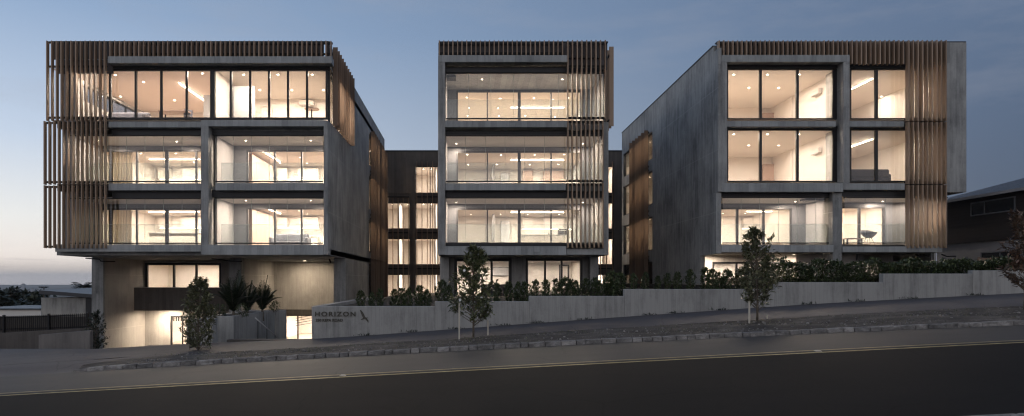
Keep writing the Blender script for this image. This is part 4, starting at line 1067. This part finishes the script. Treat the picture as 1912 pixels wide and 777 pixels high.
# ================================================================== foliage
def leaf(mb, p, d, up, ln, wd):
    d = d.normalized(); s = d.cross(up)
    if s.length < 1e-3: s = d.cross(Vector((1, 0, 0)))
    s.normalize(); n = s.cross(d)
    a = p; b = p + d * ln * .45 + s * wd * .5 + n * ln * .06; c = p + d * ln - n * ln * .12; e = p + d * ln * .45 - s * wd * .5 + n * ln * .06
    m_ = p + d * ln * .5 - n * ln * .03
    i = len(mb.v); mb.v += [tuple(a), tuple(b), tuple(c), tuple(e), tuple(m_)]
    mb.f += [(i, i+1, i+4), (i+1, i+2, i+4), (i+2, i+3, i+4), (i+3, i, i+4)]; mb.sm += [True] * 4
def rv3(r): 
    while True:
        v = Vector((r.uniform(-1, 1), r.uniform(-1, 1), r.uniform(-1, 1)))
        if .05 < v.length < 1: return v.normalized()
def plant_mesh(h, profile, nbr, nlf, ll, lw, seed, trunk_r=.02, up=.5, clear=.1):
    """profile: list of (t, radius); returns stem mesh and leaf mesh in local coords"""
    r = random.Random(seed); st = MB(); lf = MB()
    wob = [(r.uniform(-.02, .02) * h * k / 6, r.uniform(-.02, .02) * h * k / 6) for k in range(7)]
    cen = lambda t: Vector((wob[min(6, int(t * 6))][0], wob[min(6, int(t * 6))][1], h * t))
    st.tube([cen(k / 6) for k in range(7)], [trunk_r * (1 - .8 * k / 6) for k in range(7)], 6)
    for b in range(nbr):
        t = clear + (1 - clear) * (b + r.random()) / nbr
        rad = lerpt(t, profile) * r.uniform(.55, 1.12); an = r.uniform(0, 6.283) if b % 2 else b * 2.4
        o = cen(max(.02, t - .12 * up)); tip = cen(t) + Vector((math.cos(an) * rad, math.sin(an) * rad, up * rad * .5 + r.uniform(-.03, .05) * h * .3))
        mid = (o + tip) / 2 + Vector((0, 0, -.06 * rad))
        st.tube([o, mid, tip], [trunk_r * .35, trunk_r * .22, trunk_r * .08], 4, False)
        for k in range(nlf):
            u = .25 + .75 * math.sqrt(r.random()); base = o.lerp(tip, u) + rv3(r) * rad * .14
            d = (tip - o).normalized() * .8 + rv3(r) * .9 + Vector((0, 0, .15 - .25 * r.random()))
            leaf(lf, base, d, Vector((0, 0, 1)) + rv3(r) * .5, ll * r.uniform(.65, 1.2), lw * r.uniform(.7, 1.15))
    return st, lf
def plant(name, loc, meshes, mats, label, cat, group=None, sc_=1, rot=0, trunkname='stem', leafname='foliage'):
    o = bpy.data.objects.new(name, None); col.objects.link(o); tag(o, label, cat, group)
    for nm, me in ((trunkname, meshes[0]), (leafname, meshes[1])):
        c = bpy.data.objects.new(nm, me); col.objects.link(c); c.parent = o
    o.location = loc; o.scale = (sc_, sc_, sc_) if not isinstance(sc_, tuple) else sc_; o.rotation_euler = (0, 0, rot); return o
def fmesh(mb, name, mat): me = mb.mesh(name); me.materials.append(M[mat]); return me
# street trees
def street_tree(px, d, zb, ytop, prof, seed, mat, label, nbr=70, nlf=22, ll=.17, lw=.07, clear=.2):
    X = fx(px, d); h = fz(ytop, d) - zb
    s, l = plant_mesh(h, prof, nbr, nlf, ll, lw, seed, .035, .7, clear)
    return plant('street_tree', (X, d, zb), (fmesh(s, 'trunk', 'bark'), fmesh(l, 'crown', mat)), None, label, 'tree', 'young trees along the verge', trunkname='trunk', leafname='crown')
def gz(X, d):
    t = (d - DK - .2) / (DP - DK - .2); t = min(t, 1); return h_verge(X) * (1 - t) + h_path(X) * t
dT = 20.3
p1 = [(0, .2), (.12, .42), (.3, .62), (.5, .6), (.7, .42), (.85, .32), (1, .12)]
XA = fx(884, dT); tA = street_tree(884, dT, gz(XA, dT), 463, p1, 3, 'leaf1', 'young green magnolia by the verge, in front of the middle block', 84, 25)
XB = fx(1416, dT); street_tree(1414, dT, gz(XB, dT), 430, [(0, .2), (.15, .4), (.35, .62), (.6, .5), (.85, .42), (1, .15)], 7, 'leaf2', 'young olive-brown tree on the verge in front of the right block', 84, 25, .16, .065, .18)
XC = fx(371, 21.2); street_tree(371, 21.2, gz(XC, 21.2), 524, [(0, .36), (.2, .5), (.5, .48), (.8, .36), (1, .15)], 12, 'leaf2', 'small bushy tree at the driveway left of the planter', 90, 26, .15, .06, .05)
XD = fx(1913, 19.8); street_tree(1913, 19.8, gz(XD, 19.8) , 402, [(0, .1), (.3, .5), (.42, .6), (.5, .2), (.62, .55), (.72, .5), (.8, .2), (.9, .5), (1, .3)], 17, 'leafr', 'rust-tinged tree cut off by the right edge of the view', 70, 24, .16, .065, .25)
# white flowers in the middle tree
fl = MB(); rf = random.Random(4)
for (px, py) in ((899, 556), (867, 505), (859, 560)):
    c = Vector((fx(px, 19.9), 19.9, fz(py, 19.9)))
    for k in range(6):
        a = k * 1.047; leaf(fl, c, Vector((math.cos(a), -.3, math.sin(a))), Vector((0, -1, 0)), .05, .035)
flo = fl.build('flower', 'flower', None); flo.parent = tA; flo.location = -tA.location
# timber stakes
for px, yt, d, lab in ((857.5, 566, 20.0, 'pale timber stake left of the middle street tree'), (911, 598, 20.6, 'short stake right of the middle street tree'), (1399, 563, 20.0, 'pale timber stake left of the olive-brown street tree'), (1432, 588, 20.5, 'short stake right of the olive-brown street tree')):
    X = fx(px, d); m = MB().box(X - .022, X + .022, d - .022, d + .022, gz(X, d) - .2, fz(yt, d)); o = m.build('tree_stake', 'stake', bevel=.004); tag(o, lab, 'stake', 'stakes holding the young street trees')
# shrubs behind the wall
var = []
for k in range(5):
    s, l = plant_mesh(1.0, [(0, .2), (.25, .3), (.6, .3), (.85, .2), (1, .08)], 40, 20, .13, .06, 100 + k, .015, .9, .05)
    var.append((fmesh(s, 'stem', 'bark'), fmesh(l, 'foliage', 'leafh')))
ORD = ['first', 'second', 'third', 'fourth', 'fifth', 'sixth', 'seventh', 'eighth', 'ninth', 'tenth', 'eleventh', 'twelfth', 'thirteenth', 'fourteenth', 'fifteenth']
shr = {(572, 'on the lowest wall step, right of the sign'): [(674, 24), (694, 22), (710, 27), (736, 26), (749, 28), (762, 27), (783, 32), (798, 26)],
       (563, 'on the second lowest step of the garden wall'): [(824, 33), (836, 25), (928, 28), (950, 31), (967, 30), (981, 30)],
       (553, 'on the wall step before the middle block windows'): [(999, 25), (1019, 25), (1039, 27), (1054, 29), (1066, 26), (1076, 24), (1095, 27), (1110, 28), (1118, 24), (1135, 35), (1146, 38), (1158, 36)],
       (540, 'on the wall step left of the right block'): [(1183, 24), (1205, 26), (1228, 20), (1246, 24), (1265, 26), (1289, 30), (1317, 33), (1331, 31), (1343, 26), (1359, 30), (1378, 27), (1392, 34), (1410, 36), (1428, 38), (1443, 37)]}
rs = random.Random(8)
for (yt, where), lst in shr.items():
    for k, (px, hp) in enumerate(lst):
        d = DW + .75 + rs.uniform(-.12, .2); zb = fz(yt, DW) - .14; h = (fz(yt - hp, d) - zb) * 1.14
        plant('shrub', (fx(px, d), d, zb - .02), var[(k * 3 + yt) % 5], None, 'shrub %s, %s from the left' % (where, ORD[k]), 'shrub', 'shrubs planted behind the garden wall', (h * rs.uniform(.62, .9), h * .8, h), rs.uniform(0, 6.28))
def hedge(x0p, x1p, ytop, ybase, label, seed):
    r = random.Random(seed); m = MB(); st = MB()
    z0 = fz(ybase, DW) - .14
    X0, X1 = fx(x0p, DW + .8), fx(x1p, DW + .8); 
    n = int((X1 - X0) * 1500)
    for i in range(n):
        X = r.uniform(X0, X1); u = r.random()
        zt = fz(ytop, DW + .8) + .09 * math.sin(X * 4.1) + .06 * math.sin(X * 9.7 + 1)
        z = z0 + (zt - z0) * (1 - r.random() ** 1.6 * .95) if u < .6 else z0 + (zt - z0) * r.random()
        y = DW + .75 + r.uniform(-.32, .4)
        leaf(m, Vector((X, y, z)), rv3(r) + Vector((0, -.4, .7)), Vector((0, 0, 1)) + rv3(r) * .4, r.uniform(.08, .15), .06)
    k = X0 + .2
    while k < X1:
        st.tube([(k, DW + .8, z0 - .05), (k + r.uniform(-.1, .1), DW + .8, fz(ytop, DW + .8) - .1)], .014, 5); k += .45
    o = empty('hedge', ((X0 + X1) / 2, DW + .8, z0), label, 'hedge'); m.build('foliage', 'leafh', o); st.build('stem', 'bark', o)
hedge(1452, 1652, 492, 527, 'dense green hedge in front of the right block, left and lower stretch', 1)
hedge(1652, 1818, 491, 511, 'green hedge in front of the right block fins, middle stretch', 2)
hedge(1818, 1990, 489, 505, 'low hedge by the neighbouring house at the right end of the wall', 3)
# palms in the planter
def palm(px, d, ybase, ytop, seed, label, nf=13):
    r = random.Random(seed); zb = fz(ybase, d); h = fz(ytop, d) - zb; m = MB(); t = MB(); X = fx(px, d)
    base = Vector((X, d, zb)); t.tube([base - Vector((0, 0, .35)), base + Vector((0, 0, h * .12))], [.08, .05], 8)
    for k in range(nf):
        an = k * 2.4 + r.uniform(-.3, .3); lean = .18 + .62 * (k / nf); L_ = h * r.uniform(1.15, 1.55)
        pts = []
        for q in range(9):
            u = q / 8; out = L_ * lean * u ** 1.2 * .8; up = L_ * (u * (1.15 - .45 * lean) - .55 * lean * u * u)
            pts.append(base + Vector((math.cos(an) * out, math.sin(an) * out, h * .1 + up)) * 1)
        t.tube(pts, [.014 * (1 - .8 * q / 8) for q in range(9)], 4, False)
        for q in range(1, 9):
            for v in (0, .33, .66):
                p = pts[q - 1].lerp(pts[q], v); tn = (pts[q] - pts[q - 1]).normalized(); sd = tn.cross(Vector((0, 0, 1))); sd = sd.normalized() if sd.length > .01 else Vector((1, 0, 0))
                ll = h * .36 * math.sin(math.pi * min(.95, .15 + .8 * q / 9))
                for s in (-1, 1): leaf(m, p, tn * .75 + sd * s * .9 + Vector((0, 0, .12)), Vector((0, 0, 1)), ll, .035)
    o = empty('palm', base, label, 'palm', 'palms in the entrance planter'); t.build('trunk', 'bark', o); m.build('fronds', 'leafp', o)
palm(436, 27.3, 588, 534, 1, 'larger palm with upright fronds in the entrance planter, nearer the driveway', 15)
palm(462, 28.6, 586, 545, 5, 'squat palm between the two tall palms in the entrance planter', 11)
palm(490, 29.8, 584, 540, 2, 'palm with spreading fronds in the entrance planter, nearer the entrance', 14)
s, l = plant_mesh(1.0, [(0, .5), (.5, .55), (1, .3)], 30, 18, .16, .05, 55, .015, .5, .02)
mm = (fmesh(s, 'stem', 'bark'), fmesh(l, 'foliage', 'leafh'))
for k, (px, d, lab) in enumerate(((410, 26.6, 'low bushy shrub at the front left of the entrance planter'), (452, 26.9, 'low shrub under the larger palm in the entrance planter'), (512, 31.3, 'low shrub at the far end of the entrance planter'))):
    plant('shrub', (fx(px, d), d, pz_ - .1), mm, None, lab, 'shrub', 'low shrubs in the entrance planter', .5, k * 2)
# dark column of foliage by the end wall
s, l = plant_mesh(1.0, [(0, .18), (.3, .25), (.6, .24), (.85, .14), (1, .04)], 60, 18, .07, .03, 77, .02, .9, .03)
plant('conifer', (fx(179, 31), 31, -1.6), (fmesh(s, 'stem', 'bark'), fmesh(l, 'foliage', 'leaff')), None, 'dark upright bushy tree against the left end wall', 'tree', None, fz(583, 31) + 1.6)
# weeds along the wall foot, verge litter
wd = MB(); r = random.Random(21)
for px in (681, 765, 850, 938, 1005, 1090, 1210, 1262, 1345, 1506, 1600, 1700, 1820):
    X = fx(px, DW - .12)
    for k in range(26):
        leaf(wd, Vector((X + r.gauss(0, .16), DW - .12 + r.uniform(-.1, .06), h_wall(X) + .0)), rv3(r) * .8 + Vector((0, 0, .8)), Vector((0, 0, 1)), r.uniform(.06, .15), .03)
tag(wd.build('weeds', 'leaff'), kind='stuff')
gv = MB(); gr = MB()
for k in range(5200):
    X = r.uniform(KX0 + 1.2, 24); y = r.uniform(DK + .3, DP - .05); z = gz(X, y)
    cl_ = math.sin(X * 1.7) * math.sin(X * .61 + y * 2)
    if r.random() < .30:
        s_ = r.choice((.007, .009, .012, .015, .028)) * r.uniform(.8, 1.2); p = Vector((X, y, z + s_ * .3))
        q = [p + Vector((s_ * r.uniform(.6, 1.2) * a, s_ * b, s_ * c * .7)) for a, b, c in ((-1,-1,-1),(1,-1,-1),(1,1,-1),(-1,1,-1),(-.7,-.7,1),(.7,-.7,1),(.7,.7,1),(-.7,.7,1))]
        gv.hexa(q)
    elif cl_ > -.1:
        leaf(gr, Vector((X, y, z)), rv3(r) * .8 + Vector((0, 0, .8)), Vector((0, 0, 1)), r.uniform(.03, .09), .014)
tag(gv.build('gravel', 'kerbstone'), kind='stuff')
tag(gr.build('grass', 'leaf2'), kind='stuff')
# raised road studs between the yellow lines
for px, lab in ((640, 'small raised road stud between the yellow lines, nearer the sign'), (1527, 'small raised road stud between the yellow lines, below the right block')):
    X = fx(px, DC); z = h_cen(X) + .004
    m = MB().hexa([(X-.06, DC-.06, z), (X+.06, DC-.06, z), (X+.06, DC+.06, z), (X-.06, DC+.06, z), (X-.035, DC-.035, z+.02), (X+.035, DC-.035, z+.02), (X+.035, DC+.035, z+.02), (X-.035, DC+.035, z+.02)])
    tag(m.build('road_stud', 'stake', bevel=.004), lab, 'road stud', 'raised studs on the road')

# ================================================================== left neighbour: shed, fence, low walls
M['shedroof'] = plain('metal_roof', (.05, .055, .065), .45, .3, .1, 4, .03)
S = empty('shed', (fx(118, 46), 48, -1), 'low grey concrete shed with a flat dark metal roof beside the left block', 'shed')
zr0, zr1 = fz(549, 46), fz(556, 46)
bx('wall', 'conc_wall', S, fx(77, 46), fx(161, 46), 46, 52, -4, zr1)
bx('wall', 'frame', S, fx(161, 46) + .01, fx(175, 46), 45.9, 52, -4, zr1 - .02)
ra, rb = fx(73, 45.6), fx(176, 45.6)
MB().hexa([(ra, 45.6, fz(549, 45.6)), (rb, 45.6, fz(556.5, 45.6)), (rb, 53, fz(556.5, 45.6) + .12), (ra, 53, fz(549, 45.6) + .12), (ra, 45.6, fz(542, 45.6)), (rb, 45.6, fz(550, 45.6)), (rb, 53, fz(550, 45.6) + .12), (ra, 53, fz(542, 45.6) + .12)]).build('roof', 'shedroof', S)
FN = empty('fence', (fx(80, 34), 34, -2), 'dark metal picket fence on the low wall at the left edge', 'fence')
m = MB(); x = fx(-60, 34)
while x < fx(162, 34):
    zt_ = fz(lerpt(870 + x * F / 34, [(0, 590.5), (160, 585)]), 34); m.box(x - .012, x + .012, 34, 34.03, fz(619, 34), zt_); x += .1
m.build('picket_panel', 'steel', FN)
bx('dark_backing', 'conc_dark', FN, fx(-60, 34), fx(163, 34), 34.08, 34.11, fz(622, 34), fz(591, 34))  # added dark sheet standing in for the dark land behind the pickets
q = MB()
for yy in (594, 616): q.hexa([(fx(-60, 34), 34.032, fz(yy + 2, 34)), (fx(163, 34), 34.032, fz(yy - 5, 34)), (fx(163, 34), 34.07, fz(yy - 5, 34)), (fx(-60, 34), 34.07, fz(yy + 2, 34)), (fx(-60, 34), 34.032, fz(yy, 34)), (fx(163, 34), 34.032, fz(yy - 7, 34)), (fx(163, 34), 34.07, fz(yy - 7, 34)), (fx(-60, 34), 34.07, fz(yy, 34))])
q.build('rail', 'steel', FN)
for px in (7, 91, 163): bx('post', 'steel', FN, fx(px, 34) - .04, fx(px, 34) + .04, 33.95, 34.08, -4, fz(588.5 - px * .03, 34))
m = MB().hexa([(fx(-80, 33.6), 33.6, -4), (fx(167, 33.6), 33.6, -4), (fx(167, 33.6), 34.5, -4), (fx(-80, 33.6), 34.5, -4), (fx(-80, 33.6), 33.6, fz(627, 33.6)), (fx(167, 33.6), 33.6, fz(612, 33.6)), (fx(167, 33.6), 34.5, fz(612, 33.6)), (fx(-80, 33.6), 34.5, fz(627, 33.6))])
tag(m.build('low_wall', 'conc_dark'), 'dark low wall under the picket fence at the left edge', 'wall')
m = MB().hexa([(fx(72, 29), 29, -3), (fx(168, 29), 29, -3), (fx(168, 29), 29.25, -3), (fx(72, 29), 29.25, -3), (fx(72, 29), 29, fz(625.5, 29)), (fx(168, 29), 29, fz(617, 29)), (fx(168, 29), 29.25, fz(617, 29)), (fx(72, 29), 29.25, fz(625.5, 29))])
tag(m.build('low_wall', 'conc_mid', bevel=.01), 'short sloping concrete wall beside the driveway, left of the left block', 'wall')
loft('driveway', [(DW + .05, lambda X: h_wall(X)), (29, lambda X: h_wall(X) - .35), (33.7, lambda X: h_wall(X) - .9)], 'path', [-45 + i for i in range(27)])
H0 = empty('house', (fx(25, 62), 66, -2), 'low white-walled roof and parapet beyond the picket fence at the left edge', 'house')
bx('wall', 'white', H0, fx(-60, 62), fx(76, 62), 62, 70, -6, fz(578, 62)); bx('roof', 'shedroof', H0, fx(-62, 62), fx(77, 62), 61.8, 70.2, fz(578, 62) + .003, fz(577, 62) + .05)

# far trees and city
s, l = plant_mesh(1.0, [(0, .45), (.4, .6), (.75, .45), (1, .15)], 60, 26, .09, .06, 201, .03, .5, .15)
ft1 = (fmesh(s, 'trunk', 'bark'), fmesh(l, 'crown', 'leaff'))
s, l = plant_mesh(1.0, [(0, .5), (.5, .5), (.8, .35), (1, .2)], 50, 26, .10, .06, 202, .03, .5, .15)
ft2 = (fmesh(s, 'trunk', 'bark'), fmesh(l, 'crown', 'leaff'))
ftl = [(6, 90, 545, 'tall dark tree at the extreme left beyond the fence'), (22, 130, 556, 'round dark tree left of the shed, behind the white-walled house'), (40, 150, 552, 'low dark tree below the far city tower'), (52, 110, 560, 'small dark tree just left of the shed'), (66, 95, 553, 'dark tree touching the left corner of the shed roof'), (-20, 100, 548, 'dark tree partly beyond the left edge'), (30, 190, 549, 'distant small tree under the skyline'), (58, 200, 550, 'distant pale tree beside the shed corner')]
for k, (px, d, yt, lab) in enumerate(ftl):
    zb = far_h(fx(px, d), d) - .5; h = fz(yt, d) - zb
    plant('tree', (fx(px, d), d, zb), (ft1, ft2)[k % 2], None, lab, 'tree', 'trees beyond the left fence', h, k * 1.1, trunkname='trunk', leafname='crown')
# layered pine and palm on the skyline
pm = MB(); pt = MB(); r = random.Random(3); d = 80; X = fx(82, d); zb = far_h(X, d); zt_ = fz(534.5, d); pt.tube([(X, d, zb), (X, d, zt_)], [.3, .05], 6)
for k in range(9):
    z = zt_ - .15 - k * .42; ra = .25 + k * .16
    for i in range(40):
        a = r.uniform(0, 6.28); leaf(pm, Vector((X + math.cos(a) * ra * r.random(), d + math.sin(a) * ra * r.random(), z + r.uniform(-.08, .08))), Vector((math.cos(a), math.sin(a), .15)), Vector((0, 0, 1)), .45, .14)
o = empty('pine_tree', (X, d, zb), 'layered dark pine rising above the shed roof corner', 'tree'); pt.build('trunk', 'bark', o); pm.build('crown', 'leaff', o)
pm = MB(); pt = MB(); d = 60; X = fx(158, d); zb = -3.5; zt_ = fz(536, d); pt.tube([(X, d, zb), (X, d, zt_)], [.25, .16], 7)
for k in range(26):
    an = r.uniform(0, 6.28); el = r.uniform(-.3, 1.2); p0 = Vector((X, d, zt_)); prevp = p0
    for q in range(1, 7):
        u = q / 6; p = p0 + Vector((math.cos(an) * u * 1.1 * math.cos(el), math.sin(an) * u * 1.1, u * 1.0 * math.sin(el) - .55 * u * u + .2 * u)); 
        for s_ in (-1, 1):
            for v in (0, .5): leaf(pm, prevp.lerp(p, v), (p - prevp).normalized() + Vector((-math.sin(an), math.cos(an), -.2)) * s_ * .8, Vector((0, 0, 1)), .3, .05)
        prevp = p
o = empty('palm', (X, d, zb), 'feathery palm showing above the shed by the end wall', 'palm'); pt.build('trunk', 'bark', o); pm.build('fronds', 'leaff', o)
M['far'] = plain('far_building', (.30, .30, .32), .8, 0, .1, .01, 0)
cb = [(42, 3000, 531, 5.5, 'tall slim tower on the far skyline'), (27, 3100, 537, 6, 'broad low block left of the far skyline tower'), (31, 3050, 535.5, 3.5, 'slender block beside the far skyline tower'), (12, 3300, 540, 8, 'wide low block at the left of the far skyline'), (60, 3200, 539, 5, 'small block right of the far skyline tower'), (70, 3000, 541, 3, 'tiny block at the right of the far skyline'), (52, 2700, 541, 5, 'low pale block near the far skyline tower')]
for px, d, yt, wp, lab in cb:
    X = fx(px, d); w2 = wp * d / F / 2; zb = far_h(X, d); zt_ = fz(yt, d)
    o = empty('office_tower', (X, d, zb), lab, 'building', 'far city buildings')
    bx('wall', 'far', o, X - w2, X + w2, d, d + w2 * 2, zb, zt_); bx('roof', 'cap', o, X - w2 * .6, X + w2 * .6, d + w2*.3, d + w2 * 1.5, zt_ + .01, zt_ + 3)
# suburb roofs below the skyline
r = random.Random(31)
for k in range(16):
    d = r.uniform(330, 1100); px = r.uniform(-30, 90); X = fx(px, d); zb = far_h(X, d); w2 = r.uniform(5, 9)
    o = empty('house', (X, d, zb), 'distant suburban house below the skyline at the far left', 'house', 'distant houses')
    bx('wall', 'white' if k % 3 == 0 else 'far', o, X - w2, X + w2, d, d + 9, zb - 2, zb + 4)
    MB().hexa([(X-w2-.5, d-.5, zb+4.02), (X+w2+.5, d-.5, zb+4.02), (X+w2+.5, d+9.5, zb+4.02), (X-w2-.5, d+9.5, zb+4.02), (X-w2*.6, d+4, zb+7), (X+w2*.6, d+4, zb+7), (X+w2*.6, d+5, zb+7), (X-w2*.6, d+5, zb+7)]).build('roof', 'shedroof', o)

# ================================================================== right neighbour house
def tilemat():
    m, nt, N, L, b = newmat('roof_tiles'); g = N.new('ShaderNodeNewGeometry')
    br_ = N.new('ShaderNodeTexBrick'); br_.inputs['Scale'].default_value = 1; br_.inputs['Brick Width'].default_value = .33; br_.inputs['Row Height'].default_value = .36
    br_.inputs['Mortar Size'].default_value = .025; br_.inputs['Color1'].default_value = (.11, .12, .135, 1); br_.inputs['Color2'].default_value = (.17, .18, .195, 1); br_.inputs['Mortar'].default_value = (.03, .03, .035, 1)
    s = N.new('ShaderNodeSeparateXYZ'); L.new(g.outputs['Position'], s.inputs[0]); c = N.new('ShaderNodeCombineXYZ'); L.new(s.outputs[1], c.inputs[0]); L.new(s.outputs[0], c.inputs[1])
    L.new(c.outputs[0], br_.inputs['Vector']); L.new(br_.outputs[0], b.inputs['Base Color']); b.inputs['Roughness'].default_value = .6; bump(N, L, b, br_.outputs[1], -.5, .03); return m
M['tiles'] = tilemat()
def claddingmat():
    m, nt, N, L, b = newmat('dark_weatherboard'); g = N.new('ShaderNodeNewGeometry'); s = N.new('ShaderNodeSeparateXYZ'); L.new(g.outputs['Position'], s.inputs[0])
    fr = mathn(N, L, 'FRACT', mathn(N, L, 'DIVIDE', s.outputs[2], .18)); r = ramp(N, [(0, (.008, .006, .006)), (.12, (.022, .016, .015)), (1, (.028, .020, .019))]); L.new(fr, r.inputs[0]); L.new(r.outputs[0], b.inputs['Base Color']); bump(N, L, b, fr, .6, .02); b.inputs['Roughness'].default_value = .7; return m
M['clad'] = claddingmat()
M['grey2'] = plain('weathered_window_frame', (.16, .16, .17), .6, 0, .1, 3, .03)
M['render'] = plain('pale_render', (.34, .33, .34), .85, 0, .08, 1.5, .05)
HX = 27.2
zE = fz(378, 1300 * HX / 902); zL = fz(456, 1300 * HX / 902); zG = 1.4
HS = empty('house', (32, 36, zG), 'dark weatherboard house with a grey tiled hip roof at the right edge', 'house')
y0h, y1h = 27.0, 40.5
bx('upper_wall', 'clad', HS, HX, HX + 11, y0h, y1h, zL, zE)
bx('lower_wall', 'render', HS, HX + .12, HX + 11, y0h + .1, y1h - .1, zG, zL - .003)
ex_ = .45
m = MB()
a = [(HX - ex_, y0h - ex_, zE + .05), (HX + 11.5, y0h - ex_, zE + .05), (HX + 11.5, y1h + ex_, zE + .05), (HX - ex_, y1h + ex_, zE + .05)]
rz = zE + 1.9; r0, r1 = (HX + 5.5, y0h + 4.5, rz), (HX + 5.5, y1h - 4.5, rz)
m.face([a[0], a[1], r0]); m.face([a[1], a[2], r1, r0]); m.face([a[2], a[3], r1]); m.face([a[3], a[0], r0, r1]); m.face(a[::-1])
m.build('roof', 'tiles', HS)
bx('gutter', 'render', HS, HX - ex_ - .1, HX - ex_ + .02, y0h - ex_, y1h + ex_, zE - .08, zE + .06)
def hdep(px): return 1300 * HX / (px - 870)
wf = MB(); d0, d1 = hdep(1897), hdep(1814); wz0, wz1 = zE - .95, zE - .22
wf.box(HX - .06, HX - .003, d0, d1, wz1 - .06, wz1).box(HX - .06, HX - .003, d0, d1, wz0, wz0 + .06)
for dd_ in (d0, d0 + (d1 - d0) * .66, d1 - .06): wf.box(HX - .058, HX - .003, dd_, dd_ + .06, wz0 + .06, wz1 - .06)
w_ = wf.build('window', 'grey2', HS); bx('pane', 'black', w_, HX - .03, HX - .004, d0 + .06, d1 - .06, wz0 + .062, wz1 - .062)
wf = MB(); d0, d1 = hdep(1905), hdep(1829); wz0, wz1 = zL - 1.15, zL - .55
wf.box(HX + .05, HX + .117, d0, d1, wz1 - .06, wz1).box(HX + .05, HX + .117, d0, d1, wz0, wz0 + .06)
for dd_ in (d0, (d0 + d1) / 2, d1 - .06): wf.box(HX + .052, HX + .117, dd_, dd_ + .06, wz0 + .06, wz1 - .06)
w_ = wf.build('window', 'grey2', HS); bx('pane', 'black', w_, HX + .08, HX + .115, d0 + .06, d1 - .06, wz0 + .062, wz1 - .062)
FW = empty('fence', (HX - 1, 31, 1.5), 'brown timber paling fence below the dark house at the right edge', 'fence')
m = MB(); x = fx(1826, 31)
while x < fx(2100, 31): m.box(x, x + .1, 31, 31.02, .9, fz(481, 31) + .02 * math.sin(x * 7)); x += .112
m.build('paling_panel', 'fin_dark', FW); bx('rail', 'fin_dark', FW, fx(1826, 31), fx(2100, 31), 31.022, 31.07, fz(486, 31), fz(484, 31))

# ================================================================== the evening air over the city
hz = MB().box(-6300, 6300, -620, 6000, -60, 60).build('haze', 'white'); tag(hz, kind='stuff')
hm = bpy.data.materials.new('haze_air'); hm.use_nodes = True; N = hm.node_tree.nodes; L = hm.node_tree.links; N.clear()
pv = N.new('ShaderNodeVolumePrincipled'); pv.inputs['Color'].default_value = (.97, .97, .99, 1); pv.inputs['Density'].default_value = .00011
oo = N.new('ShaderNodeOutputMaterial'); L.new(pv.outputs[0], oo.inputs['Volume'])
hz.data.materials.clear(); hz.data.materials.append(hm)
sc.cycles.volume_bounces = 1
